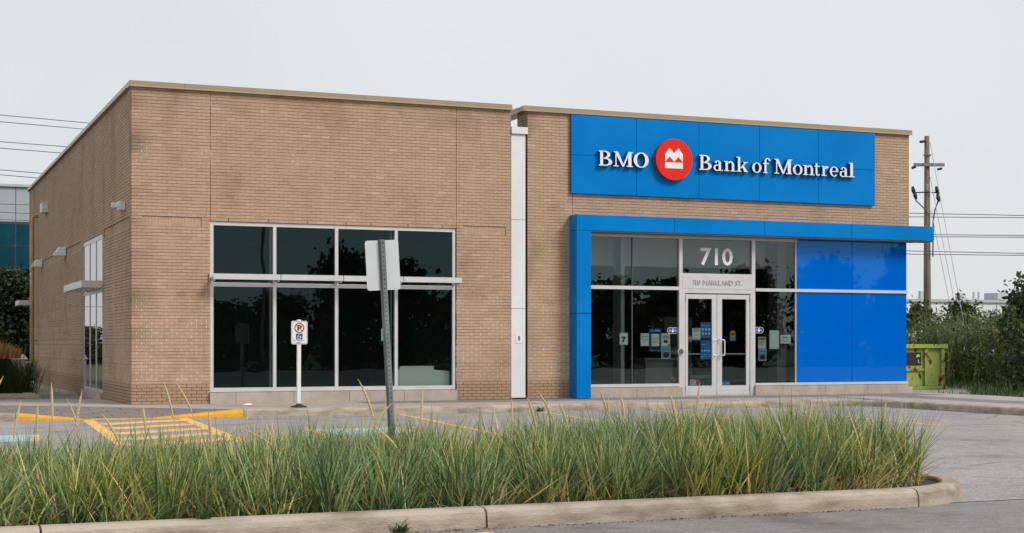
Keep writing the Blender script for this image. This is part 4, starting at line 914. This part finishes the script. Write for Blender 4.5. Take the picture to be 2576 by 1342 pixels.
# ------------------------------------------------------------ ornamental grass on the island
def blades(n, region, seed, lmin, lmax, wmin, wmax, lean_s, droop, z0, segs=4, clump=0.0, inside_f=None, hfun=None):
    g = np.random.default_rng(seed)
    x0, x1, y0, y1 = region
    P = np.column_stack([g.uniform(x0, x1, n), g.uniform(y0, y1, n)])
    off = np.zeros((n, 2))
    if clump:
        nc = int((x1-x0)*(y1-y0)/clump**2); C = np.column_stack([g.uniform(x0, x1, nc), g.uniform(y0, y1, nc)])
        ch = g.integers(0, nc, n); off = g.normal(0, clump*.36, (n, 2)); P = C[ch]+off*.75; cl = g.uniform(.78, 1.12, nc)[ch]
    else: cl = np.ones(n)
    if inside_f is not None: k = inside_f(P); P, off, cl = P[k], off[k], cl[k]; n = len(P)
    L = g.uniform(lmin, lmax, n)*cl*(hfun(P[:, 0]) if hfun else 1.0); W = g.uniform(wmin, wmax, n)
    az = g.uniform(0, 2*np.pi, n); D = np.column_stack([np.cos(az), np.sin(az)])*.55 + off/(clump*.36 if clump else 1)*.6
    D += g.normal(0, .25, (n, 2)); D *= lean_s
    dr = np.abs(g.normal(0, droop, n))
    wa = g.uniform(0, 2*np.pi, n); Wv = np.column_stack([np.cos(wa), np.sin(wa), np.zeros(n)])
    V = np.zeros((n, segs+1, 2, 3)); pos = np.column_stack([P, np.full(n, z0)])
    d = np.column_stack([D, np.ones(n)]); d /= np.linalg.norm(d, axis=1)[:, None]
    hd = np.column_stack([D, np.zeros(n)]); hd /= (np.linalg.norm(hd, axis=1)[:, None]+1e-6)
    for s in range(segs+1):
        t = s/segs; w = W*(1-.25*t if t < .6 else max(.04, (1-t)/.4*.85))
        V[:, s, 0] = pos - Wv*w[:, None]/2; V[:, s, 1] = pos + Wv*w[:, None]/2
        d = d + hd*(dr*(t*1.1+.15))[:, None] - np.array([0,0,1])*(dr*t*t*.9)[:, None]; d /= np.linalg.norm(d, axis=1)[:, None]
        pos = pos + d*(L/segs)[:, None]
    V[..., 2] = np.maximum(V[..., 2], z0)
    base = (np.arange(n)*(segs+1)*2)[:, None]
    q = np.concatenate([base+np.array([[s*2, s*2+1, s*2+3, s*2+2]]) for s in range(segs)], axis=1).reshape(-1, 4)
    return V.reshape(-1, 3), q
def np_mesh(name, V, Q, m):
    me = bpy.data.meshes.new(name); me.vertices.add(len(V)); me.vertices.foreach_set('co', V.astype(np.float32).ravel())
    me.loops.add(len(Q)*4); me.loops.foreach_set('vertex_index', Q.astype(np.int32).ravel())
    me.polygons.add(len(Q)); me.polygons.foreach_set('loop_start', np.arange(0, len(Q)*4, 4, dtype=np.int32)); me.polygons.foreach_set('loop_total', np.full(len(Q), 4, dtype=np.int32))
    me.materials.append(m); me.update(calc_edges=True); return me
def join(parts):
    vs, qs, o = [], [], 0
    for V, Q in parts: vs.append(V); qs.append(Q+o); o += len(V)
    return np.concatenate(vs), np.concatenate(qs)
def in_bed(P, mg=.06):
    x, y = P[:, 0], P[:, 1]
    return (np.abs(y-IY) < IR-mg) & ((x < IX) | ((x-IX)**2+(y-IY)**2 < (IR-mg-.14)**2))
gh = lambda x: .91 + .25*np.clip((x+3.5)/6.5, 0, 1)          # the planting grows taller towards the round end
reg = (-8.5, IX+IR, IY-IR, IY+IR)
V, Q = join([blades(40000, reg, 1, .38, .68, .0065, .0135, .36, .18, -.03, 4, .34, in_bed, gh), blades(10000, reg, 2, .34, .62, .009, .017, .75, .34, -.03, 4, .34, in_bed, gh), blades(1900, reg, 4, .58, .80, .007, .012, .34, .10, -.03, 4, .34, in_bed, gh), blades(16000, reg, 5, .16, .36, .008, .014, .6, .3, -.03, 4, .34, in_bed)])
g_ = link('ornamental_grass', np_mesh('ornamental_grass', V, Q, M['grass'])); tag(g_, 'tall blue green ornamental grass filling the kerbed island bed', 'grass', kind='stuff')
V, Q = blades(11000, reg, 3, .16, .46, .006, .012, 1.25, .34, -.03, 4, .30, lambda P: in_bed(P, .02))
g_ = link('dead_grass', np_mesh('dead_grass', V, Q, M['dead'])); tag(g_, 'dry straw coloured blades lying at the foot of the island grass', 'grass', kind='stuff')

for wx, wy, wz, lb_ in ((-1.15, IY-IR-.2, LOT, 'small leafy weed at the foot of the island kerb'), (-2.55, IY-IR-.08, -.004, 'small weed growing in a crack of the island kerb top'), (7.6, -3.07, LOT, 'tiny weed in the sidewalk kerb joint')):
    V, Q = blades(26, (-.05, .05, -.03, .03), int(wx*100)+900, .05, .15, .012, .026, 1.0, .5, 0, 3)
    tag(link('weed', np_mesh('weed', V, Q, M['poplar']), None, (wx, wy, wz)), lb_, 'weed')
def stalk(tip, lean_x, y, r=0):
    """one seed stalk: thin stem and a long tapering spike that nods over"""
    X, Z = tip; bx_ = X-lean_x*1.15
    up_ = abs(lean_x) < .06
    t = thing('seed_stalk', (bx_, y, -.03), 'upright dry tan seed stalk standing above the green island grass' if up_ else 'dry tan seed stalk bent over above the green island grass', 'seed stalk', 'upright seed stalks over the grass' if up_ else 'bent seed stalks over the grass')
    w1, w2 = rng.uniform(-.02, .02), rng.uniform(.7, 1.0); h0 = .30 + rng.uniform(-.03, .06)
    def p(s):
        return (bx_+(X-bx_)*(s**2.6)+w1*math.sin(s*3.1), y+r*s*s, -.03+(Z+.03)*(1-(1-s)**1.05))
    n = 14
    MB().tube([p(i/n*(1-h0*.75)) for i in range(n+1)], [.0042-.0014*i/n for i in range(n+1)], 5).build('stem', M['stem'], t)
    head = []; rad = []
    for i in range(23):
        k = i/22; head.append(p(1-h0+h0*k))
        rad.append(max(.0012, (.003+.0072*w2*math.sin(math.pi*min(1, k*.93+.10))**.6)*(1+.22*(i % 2))*(1-.75*max(0, k-.75)/.25)))
    MB().tube(head, rad, 6).build('seed_head', M['straw'], t)
STALKS = [(-3.83, 1.0, -19.9, 0.16), (-3.66, 0.81, -19.26, 0.07), (-3.49, 0.77, -18.62, 0.03), (-3.48, 0.95, -19.58, 0.0), (-3.31, 0.81, -18.94, -0.14), (-3.3, 0.89, -19.9, 0.07), (-3.08, 0.7, -19.26, -0.17), (-2.67, 0.73, -18.62, -0.03), (-2.68, 0.96, -19.58, -0.14), (-2.47, 0.93, -18.94, -0.19), (-2.4, 0.74, -19.9, -0.04), (-2.03, 0.57, -19.26, -0.41), (-1.82, 0.71, -18.62, 0.0), (-1.15, 0.95, -19.58, -0.17), (-0.66, 0.73, -18.94, 0.21), (-1.11, 0.58, -19.9, -0.27), (-0.48, 0.87, -19.26, 0.01), (0.58, 0.75, -18.62, 0.01), (0.28, 0.8, -19.58, -0.12), (0.69, 0.82, -18.94, -0.19), (0.43, 0.76, -19.9, -0.15), (1.1, 0.84, -19.26, -0.14), (1.54, 0.74, -18.62, 0.0), (1.17, 0.82, -19.58, -0.05), (1.73, 0.64, -18.94, 0.07), (1.49, 0.83, -19.9, -0.1), (2.1, 0.89, -19.26, 0.05), (4.02, 0.7, -18.62, -0.03), (3.12, 0.71, -19.58, 0.07), (4.36, 0.67, -18.94, 0.05)]
for X, Z, y, l in STALKS: stalk((X, Z), l, y, rng.uniform(-.05, .05))

# ------------------------------------------------------------ fixtures on the side wall
def wedge(name, y, z, label):
    t = thing(name, (0, y, z), label, 'lamp', 'wedge lamps on the side wall')
    a, b, d = .44, .23, .30
    mb = MB().add([(-.003,y-a/2,z),(-.003,y+a/2,z),(-d,y+a/2-.03,z),(-d,y-a/2+.03,z),(-.003,y-a/2+.03,z+b),(-.003,y+a/2-.03,z+b),(-.18,y+a/2-.06,z+b),(-.18,y-a/2+.06,z+b)], [(0,1,2,3),(4,7,6,5),(0,3,7,4),(3,2,6,7),(2,1,5,6),(1,0,4,5)])
    mb.build('housing', M['fixture'], t); MB().add([(-.03,y-.2,z-.004),(-.03,y+.2,z-.004),(-.27,y+.17,z-.004),(-.27,y-.17,z-.004)], [(0,1,2,3)]).build('lens', M['chrome'], t)
    mb = MB().add([(-d-.002,y-a/2+.05,z+.02),(-d-.002,y+a/2-.05,z+.02),(-.262,y+a/2-.06,z+.11),(-.262,y-a/2+.06,z+.11)], [(0,1,2,3)]); mb.build('reflector', M['chrome'], t)
wedge('wall_lamp', 12.0, 3.62, 'grey wedge wall lamp on the side wall near the tall window')
wedge('wall_lamp', 18.6, 3.62, 'grey wedge wall lamp on the side wall by the yellow pipe')
t = thing('security_camera', (0, .95, 3.98), 'small boxy wall camera on the side wall near the brick corner', 'camera')
MB().box(-.13, -.003, .86, 1.06, 3.98, 4.16).build('mount', M['fixture'], t); MB().box(-.26, -.135, .92, 1.02, 4.03, 4.13).build('camera_body', M['white'], t); MB().tube([(-.06,.95,3.978),(-.06,.95,3.90)], .016, 8).build('cable', M['pipe'], t)
t = thing('junction_box', (0, 16.9, 5.2), 'grey box high on the side wall above the yellow pipe', 'wall box')
MB().box(-.16, -.003, 16.6, 17.3, 5.18, 5.48).build('box', M['fixture'], t); MB().box(-.18, -.162, 16.65, 17.25, 5.2, 5.46).build('cover', M['white'], t)
t = thing('gas_pipe', (-.15, 20.1, .6), 'yellow gas pipe running up the side wall', 'pipe')
MB().tube([(-.003,19.9,5.30),(-.13,19.9,5.30),(-.16,19.9,5.26),(-.16,19.9,.66),(-.17,20.0,.62),(-.26,20.9,.60)], .05, 10).build('pipe', M['pipe'], t, smooth=True)
for z in (1.3, 3.9): MB().box(-.2, -.003, 19.86, 19.94, z, z+.05).build('bracket', M['steel'], t)
t = thing('gas_meter', (-.3, 20.6, 0), 'dark gas meter at the foot of the yellow pipe', 'meter')
MB().box(-.42, -.1, 20.4, 20.75, .1, .5).build('meter_body', M['steel'], t); MB().disc_y(-.26, .3, .12, 20.36, 20.4, 18).build('dial', M['ink'], t); MB().tube([(-.26,20.6,.1),(-.26,20.6,-.25)], .04, 8).build('riser', M['steel'], t)
t = thing('roof_vent', (2.6, 2.2, 6.0), 'dark low roof vent just showing over the parapet', 'vent')
MB().box(2.3, 2.8, 3.0, 3.5, 6.0, 6.62).build('curb', M['steel'], t); MB().box(2.2, 2.9, 2.9, 3.6, 6.62, 6.66).build('cap', M['steel'], t)
t = thing('litter_scrap', (1.9, -1.6, .004), 'white scrap of paper on the paving below the big window', 'litter')
MB().add([(2.0,-1.1,.006),(2.2,-1.13,.012),(2.19,-1.0,.03),(2.02,-.98,.008),(2.1,-1.06,.035)], [(0,1,4),(1,2,4),(2,3,4),(3,0,4)]).build('paper', M['paper'], t)

# ------------------------------------------------------------ trees, reeds and other planting
def tree_meshes(seed, h, rad, n_clump, per, ls, base=.25, squash=1.0, spread=1.0, trunk_r=.09, mat_leaf=None, cl_r=.28):
    g = np.random.default_rng(seed); mb = MB()
    mb.tube([(0,0,-.1),(.04*h*.2,0,h*.25),(.02*h,.03*h*.3,h*.55),(0,0,h*.85)], [trunk_r,trunk_r*.8,trunk_r*.5,trunk_r*.15], 7)
    C = []
    for k in range(n_clump):
        z = base+(1-base)*g.random()**.85; prof = math.sin(math.pi*min(1, max(.05, (z-base)/(1-base)*.82+.14)))**.7
        a = g.uniform(0, 2*np.pi); r = rad*prof*spread*(g.random()**.45)*g.uniform(.75, 1.12)
        C.append((r*math.cos(a), r*math.sin(a), z*h))
    for k in range(min(14, n_clump)):
        c = C[k]; zb = max(h*.15, c[2]-.35*math.hypot(c[0], c[1])-.15*h)
        mb.tube([(0,0,zb),(c[0]*.5,c[1]*.5,(zb+c[2])/2+.02*h),(c[0]*.95,c[1]*.95,c[2])], [trunk_r*.4,trunk_r*.22,trunk_r*.07], 5)
    C = np.array(C); n = n_clump*per
    P = np.repeat(C, per, axis=0)+g.normal(0, 1, (n, 3))*np.array([cl_r, cl_r, cl_r*.75])*np.repeat(g.uniform(.6, 1.3, n_clump), per)[:, None]
    u = g.normal(0, 1, (n, 3)); u /= np.linalg.norm(u, axis=1)[:, None]; w = np.cross(u, g.normal(0, 1, (n, 3))); w /= np.linalg.norm(w, axis=1)[:, None]
    s = (ls*g.uniform(.6, 1.3, n))[:, None]
    V = np.stack([P-u*s*.6, P+w*s*.42, P+u*s*.75, P-w*s*.42], axis=1).reshape(-1, 3); Q = np.arange(n*4).reshape(-1, 4)
    return mb.mesh('trunk', M['bark'], True), np_mesh('crown', V, Q, mat_leaf or M['leaf'])
def plant_tree(ms, loc, label, cat='tree', group=None, sc=(1,1,1), rz=0, name='tree'):
    t = thing(name, loc, label, cat, group); t.scale = sc; t.rotation_euler.z = rz
    for nm, me in (('trunk', ms[0]), ('crown', ms[1])):
        o = bpy.data.objects.new(nm, me); COL.objects.link(o); o.parent = t
    return t
sh1 = tree_meshes(11, 3.1, 1.15, 60, 60, .13, .15, trunk_r=.07, cl_r=.22)
sh2 = tree_meshes(12, 3.2, 1.0, 50, 55, .13, .2, trunk_r=.07, cl_r=.2)
sh3 = tree_meshes(13, 3.1, 1.2, 48, 55, .13, .15, trunk_r=.06, mat_leaf=M['leaf_rust'], cl_r=.2)
plant_tree(sh1, (33.0,18.2,-.3), 'dark green shrub tree behind the dumpster, left of the wooden pole', 'shrub', name='shrub_tree', sc=(1,1,.92))
plant_tree(sh2, (34.9,18.0,-.3), 'dark green shrub tree right of the wooden utility pole', 'shrub', name='shrub_tree', sc=(1.1,1.1,.96))
plant_tree(sh3, (36.1,16.6,-.3), 'rust tinged shrub tree behind the tall reeds', 'shrub', name='shrub_tree', sc=(.9,.9,.93))
plant_tree(sh1, (38.1,16.4,-.3), 'dark green shrub tree beside the leafy poplar sapling', 'shrub', name='shrub_tree', rz=2.0, sc=(1.1,1.1,.9))
pop = tree_meshes(14, 3.3, .75, 70, 26, .13, .05, trunk_r=.04, mat_leaf=M['poplar'], cl_r=.17)
plant_tree(pop, (24.45,2.25,-.3), 'young poplar with large glossy leaves at the end of the reeds', 'tree', name='poplar_sapling')
lt = tree_meshes(15, 5.9, 2.3, 230, 80, .17, .02, trunk_r=.16, cl_r=.36, mat_leaf=M['leaf_dark'])
plant_tree(lt, (.35,33.0,-.4), 'large dark leafy tree beside the teal glass office', 'tree', name='leafy_tree', sc=(1,1,.74))
plant_tree(lt, (3.6,36,-.4), 'large dark leafy tree before the office, mostly hidden by the bank', 'tree', name='leafy_tree', rz=1.3)
# reeds: one dense stand
def reeds(n, seed):
    g = np.random.default_rng(seed); parts = []
    Vs, Qs = [], []; o = 0
    for i in range(n):
        s = g.random(); d = g.random()
        bx_ = 24.6+s*11.5+d*3.2; by_ = 7.6-s*4.9+d*7.0
        H = g.uniform(1.7, 2.75)*(1 - .25*max(0, s-.55)/.45)*(.72+.28*min(1, s/.12)); ln = g.normal(0, .10, 2)
        st = lambda t: np.array([bx_+ln[0]*H*t*t*1.5, by_+ln[1]*H*t*t*1.5, -.25+H*t])
        nl = 11
        for k in range(nl):
            t = .12+.88*k/nl; p = st(t); a = g.uniform(0, 2*np.pi); dv = np.array([math.cos(a), math.sin(a), 1.25]); L = g.uniform(.45, .95); w = g.uniform(.026, .05)
            wv = np.array([-math.sin(a), math.cos(a), 0])*w/2; dv /= np.linalg.norm(dv)
            for q in range(4):
                ww = wv*(1-.2*q if q < 2 else (.6 if q == 2 else .05)); Vs += [p-ww, p+ww]
                dv = dv+np.array([math.cos(a)*.28, math.sin(a)*.28, -.36]); dv /= np.linalg.norm(dv); p = p+dv*L/3
            Qs += [[o+2*q, o+2*q+1, o+2*q+3, o+2*q+2] for q in range(3)]; o += 8
        a, b = st(0), st(1); Vs += [a-[.008,0,0], a+[.008,0,0], b-[.003,0,0], b+[.003,0,0]]; Qs.append([o, o+1, o+3, o+2]); o += 4
    return np.array(Vs), np.array(Qs)
V, Q = reeds(1700, 21)
tag(link('reed_bed', np_mesh('reed_bed', V, Q, M['reed'])), 'dense stand of tall green reeds behind the lime dumpster', 'reeds', kind='stuff')
V, Q = blades(16000, (19.7, 34, -8, 10.5), 22, .08, .26, .01, .022, .5, .3, -.06, 3, 0, lambda P: (P[:, 0] > 23.6) | (P[:, 1] < .2) | (P[:, 1] < (P[:, 0]-21.0)*1.32+.2))
tag(link('verge_grass', np_mesh('verge_grass', V, Q, M['leaf'])), 'short rough grass on the verge before the reeds', 'grass', kind='stuff')
sheet('verge', [(19.6,-13.9),(80,-13.9),(80,70),(19,70),(19,9),(23.5,9),(23.5,3.6),(21.0,.3),(19.6,.3)], -.07, M['turf'])
sheet('rear_pavement', [(18.86,.3),(21.0,.3),(23.5,3.6),(23.5,9),(18.86,9)], -.065, M['asphalt'])
# brown feather grass clumps in the side bed
def feather(seed, h=1.22, r=.46):
    g = np.random.default_rng(seed)
    V, Q = blades(700, (-r, r, -r, r), seed, h*.6, h*.92, .006, .012, .25, .14, 0, 4, .5)
    V2, Q2 = blades(900, (-r*.8, r*.8, -r*.8, r*.8), seed+1, .22, .4, .016, .03, .16, .12, h*.72, 3, .5)
    return np_mesh('leaves', V, Q, M['leaf']), np_mesh('plumes', V2, Q2, M['rusty_grass'])
fm_ = [feather(31), feather(33)]
for i, (x, y) in enumerate(((-1.75,8.2),(-2.35,8.0),(-2.0,9.3),(-2.9,8.9),(-3.5,8.1),(-1.9,10.4),(-4.2,8.6),(-2.7,10.2))):
    t = thing('feather_grass', (x, y, -.02), 'clump of rust topped feather grass in the kerbed side bed', 'grass clump', 'feather grass clumps in the side bed')
    t.rotation_euler.z = i*1.1
    for nm, me in zip(('leaves', 'plumes'), fm_[i % 2]):
        o = bpy.data.objects.new(nm, me); COL.objects.link(o); o.parent = t
t = thing('utility_cabinet', (-.85, 16.5, -.2), 'pale utility cabinet with a domed lid behind the feather grass', 'cabinet')
MB().box(-1.03, -.66, 16.3, 16.8, -.3, .76).build('cabinet_body', M['fixture'], t)
MB().add([(-1.08,16.2,.76),(-.61,16.2,.76),(-.61,16.9,.76),(-1.08,16.9,.76),(-.97,16.35,.9),(-.72,16.35,.9),(-.72,16.75,.9),(-.97,16.75,.9)], [(0,3,2,1),(4,5,6,7),(0,1,5,4),(1,2,6,5),(2,3,7,6),(3,0,4,7)]).build('lid', M['white'], t)

# ------------------------------------------------------------ dumpster
def rust_mat():
    m = bpy.data.materials.new('lime_paint_with_rust'); m.use_nodes = True; t = m.node_tree; b = t.nodes['Principled BSDF']; geo = N(t, 'ShaderNodeNewGeometry')
    n = N(t, 'ShaderNodeTexNoise', Scale=4.6, Detail=6.0, Roughness=.6); mp = N(t, 'ShaderNodeMapping'); mp.inputs['Scale'].default_value = (1.2,1.2,.8); t.links.new(geo.outputs['Position'], mp.inputs[0]); t.links.new(mp.outputs[0], n.inputs['Vector'])
    c = ramp(t, n.outputs['Fac'], [(.0,(.23,.29,.06)),(.45,(.30,.37,.085)),(.57,(.33,.40,.095)),(.59,(.20,.08,.025)),(.65,(.05,.022,.012)),(1,(.03,.015,.01))])
    t.links.new(c, b.inputs['Base Color']); b.inputs['Roughness'].default_value = .65; return m
RM = rust_mat()
du = thing('dumpster', (22.6, 4.6, -.06), 'rusty lime green steel dumpster standing before the reeds', 'dumpster')
DY0, DY1 = 4.1, 5.7; DXL, DXR = 21.3, 23.12
MB().add([(DXL,DY0,.04),(DXR,DY0,.04),(DXR,DY1,.04),(DXL,DY1,.04),(DXL,DY0,1.1),(DXR,DY0,1.1),(DXR,DY1,1.1),(DXL,DY1,1.1)], [(0,3,2,1),(0,1,5,4),(1,2,6,5),(2,3,7,6),(3,0,4,7),(4,5,6,7)]).build('body', RM, du)
for x in (21.33, 22.5, 23.07): MB().box(x-.05, x+.05, DY0-.07, DY0-.002, .05, 1.08).build('rib', RM, du)
MB().box(DXL-.05, DXR+.09, DY0-.1, DY1+.05, 1.1, 1.21).build('rim', RM, du)
MB().box(DXL, DXR+.06, DY0-.09, DY1, -.06, .035).build('skid', RM, du); MB().box(DXR, DXR+.08, DY0+.1, DY0+.3, .5, .58).build('lug', RM, du)
MB().box(21.45, 22.44, DY0-.05, DY0-.002, .46, .52).build('rib', RM, du)
lb = MB().box(21.85, 22.36, DY0-.02, DY0-.002, .62, .98).build('label_plate', M['ink'], du); text_mesh(MB(), 'L', 22.24, 22.32, .68, .78, DY0-.024, DY0-.021, .02).build('lettering', M['lime'], lb); MB().prism_y([(22.18,.84),(22.32,.86),(22.28,.93),(22.2,.92)], DY0-.024, DY0-.021).build('printed_mark', M['lime'], lb)

# ------------------------------------------------------------ utility pole, wires
pole = thing('utility_pole', (36.45, 22.12, -.3), 'weathered wooden utility pole with crossarm standing behind the bank', 'utility pole')
PX, PY = 36.45, 22.12
MB().tube([(PX,PY,-.3),(PX,PY,3),(PX-.02,PY,10.04)], [.17,.155,.105], 14).build('shaft', M['wood_pole'], pole, smooth=True)
ca = MB().add([(v[0]*.923+v[1]*.385+PX, -v[0]*.385+v[1]*.923+PY-.17, v[2]) for v in MB().box(-.68,.62,-.05,.05,8.74,8.87).v], MB().box(0,1,0,1,0,1).f).build('crossarm', M['steel'], pole)
def ofs(a, z, d=0): return (PX+.923*a, PY-.385*a-d, z)
for a, b, z0, z1, r in ((-.62,-.78,8.73,8.66,.06),(-.45,-.2,9.77,9.8,.055),(.3,.5,8.6,8.65,.05)): MB().tube([ofs(a,z0,.2), ofs(b,z1,.2)], r, 8).build('insulator', M['insulator'], pole)
MB().tube([ofs(-.7,7.62,.2),ofs(0,7.65,.2)], .03, 6).build('bracket_arm', M['insulator'], pole); MB().tube([ofs(.05,7.62,.2),ofs(.4,7.62,.2)], .03, 6).build('bracket_arm', M['insulator'], pole)
for a, z in ((-.72,7.72),(-.64,7.5),(.28,7.72),(.33,7.4)): MB().tube([ofs(a-.03,z+.17,.2),ofs(a,z,.2),ofs(a+.05,z-.17,.2)], [.05,.085,.05], 8).build('cutout', M['insulator'], pole)
MB().box(PX-.27, PX-.17, PY-.3, PY-.2, 7.7, 7.98).build('arrester', M['steel'], pole)
MB().tube([ofs(-.62,7.3,.2),ofs(-.3,7.0,.2),ofs(-.05,6.7,.2)], .03, 6).build('jumper', M['insulator'], pole); MB().tube([ofs(.33,7.25,.2),ofs(.2,6.9,.2),ofs(.12,6.4,.2),ofs(.11,4.9,.2)], .028, 6).build('cable', M['wire'], pole)
for z in (9.2, 6.1, 5.0): MB().tube([(PX,PY,z),(PX,PY,z+.06)], .165, 12).build('band', M['steel'], pole)
def wire(name, pts, r, label, cat, group=None, m=None, sag=0):
    P = []
    for a, b in zip(pts, pts[1:]):
        a, b = Vector(a), Vector(b)
        for k in range(17 if sag else 2):
            s = k/(16 if sag else 1); q = a.lerp(b, s); q.z -= sag*4*s*(1-s); P.append(tuple(q))
    Q = [P[0]]
    for p in P[1:]:
        if (Vector(p)-Vector(Q[-1])).length > 1e-3: Q.append(p)
    return tag(MB().tube(Q, r, 5).build(name, m or M['wire']), label, cat, group)
for (a, b, lb_) in (((36.5,22.0,9.76),(34.1,16.6,1.2),'thin guy wire slanting from the top of the wooden pole'),((36.5,22.0,8.3),(34.35,17.2,1.2),'thin guy wire slanting from just under the pole crossarm'),((36.55,22.0,6.9),(34.9,18.3,1.6),'thin guy wire slanting from below the pole cutouts')):
    w = wire('guy_wire', [a, b], .014, lb_, 'guy wire', 'guy wires of the pole', M['guy'])
    k = Vector(a).lerp(Vector(b), .78); d_ = (Vector(b)-Vector(a)).normalized()*.17
    MB().tube([tuple(k-d_), tuple(k+d_)], .055, 8).build('strain_insulator', M['insulator'], w)
LWZ = [(11.09,11.31),(10.8,11.01),(9.94,10.15),(9.66,9.83),(8.72,8.8),(8.51,8.52)]; RWZ = [(7.02,6.71),(6.86,6.64),(6.08,5.86),(5.98,5.8),(5.34,5.07),(5.2,5.01)]
for i in range(6):
    wire('power_line', [(-40, 20, LWZ[i][0]+1.2), (.09, 38.2, LWZ[i][0]), (7.44, 41.66, LWZ[i][1]), (37.66, 24.88, RWZ[i][0]), (42.92, 20.55, RWZ[i][1]), (80, -9, RWZ[i][1]+.3)], .016, 'thin dark power line of the %s pair behind the bank' % ('highest', 'middle', 'lowest')[i//2], 'power line', '%s pair of power lines' % ('highest', 'middle', 'lowest')[i//2])

for z in (7.55, 7.2, 7.0, 3.75, 2.95):
    wire('service_wire', [(-20, 45.5, z+.25), (8, 47, z-.05)], .014, 'thin service wire crossing before the teal glass office', 'wire', 'service wires before the office')

# ------------------------------------------------------------ distant buildings
of = thing('office_building', (19, 75, -.3), 'teal glass and grey panel office block behind the side of the bank', 'building')
MB().box(-1.5, 40, 63.3, 90, -.4, 10.45).build('wall', M['office_panel'], of)
for i in range(20):
    x = 40.02-2.075*(i+1)
    for z0, z1 in ((8.40,9.40),(9.43,10.45)): MB().box(x+.02, x+2.055, 63.15, 63.298, z0, z1).build('panel', M['office_panel'], of)
    for z0, z1 in ((7.05,8.3),(5.75,7.0),(4.45,5.7),(3.1,4.4),(1.8,3.05),(-.2,1.75)): MB().box(x+.03, x+2.045, 63.2, 63.298, z0, z1).build('pane', M['office_glass'], of)
MB().box(-1.7, 40.2, 63.0, 90.2, 10.45, 10.6).build('parapet', M['far_grey'], of)
fw = thing('warehouse', (95, 95, -.3), 'long white flat roofed warehouse far behind the shrubs', 'building')
MB().box(70, 150, 84, 130, -.4, 5.05).build('wall', M['far_white'], fw); MB().box(69.8, 150.2, 83.8, 130, 5.05, 5.3).build('parapet', M['far_grey'], fw)
for x in range(76, 150, 8): MB().box(x, x+.06, 83.95, 83.998, -.3, 5.04).build('wall_joint', M['far_grey'], fw)
for x, w, h_, nm in ((86.4,.35,.9,'roof_vent'),(91.0,.7,.75,'roof_unit'),(92.6,.16,.9,'roof_pipe'),(93.2,.16,.9,'roof_pipe'),(95.5,2.0,.85,'roof_unit')): MB().box(x, x+w, 88, 88+w, 5.3, 5.3+h_).build(nm, M['far_grey'], fw)

# ------------------------------------------------------------ across the road, mirrored in the glass
tm = [tree_meshes(41+i, 6.4, 2.4, 110, 42, .34, .02, trunk_r=.18, cl_r=.5) for i in range(3)]
for i in range(22):
    x = -4+i*3.7+rng.uniform(-.8,.8); h = [.6,.6,.58,.6,.6,.58,.66,1.06,.98,.72,.7,.98,.82,.86,.84,1.02,1.1,.8,1.22,1.1,1.0,.9][i]
    plant_tree(tm[i % 3], (x, -60+rng.uniform(-2.5,2.5), -.34), 'dark leafy tree across the road, mirrored in the bank glass', 'tree', 'trees mirrored in the bank glass', (1,1,h), i*1.7, 'roadside_tree')
for i, (x, y) in enumerate(((-9,88),(-13.5,86),(-18,90),(-5,92))): plant_tree(tm[i % 3], (x, y, -.34), 'low distant tree mirrored at the foot of the side window', 'tree', 'low trees mirrored in the side window', (1.1,1.1,.42), i, 'distant_tree')
for x, y, label in ((14.4,-50,'grey street lamp mirrored in the big window behind the no parking sign'),(27.5,-50,'grey street lamp mirrored in the window end bay')):
    t = thing('street_lamp', (x, y, -.34), label, 'street lamp'); MB().tube([(x,y,-.34),(x,y,.5),(x,y,9)], [.3,.12,.07], 10).build('post', M['steel'], t, smooth=True); MB().tube([(x,y,8.9),(x,y+.8,9.3),(x,y+1.8,9.35)], .05, 8).build('arm', M['steel'], t); MB().box(x-.15, x+.15, y+1.6, y+2.3, 9.28, 9.42).build('lamp_head', M['fixture'], t)
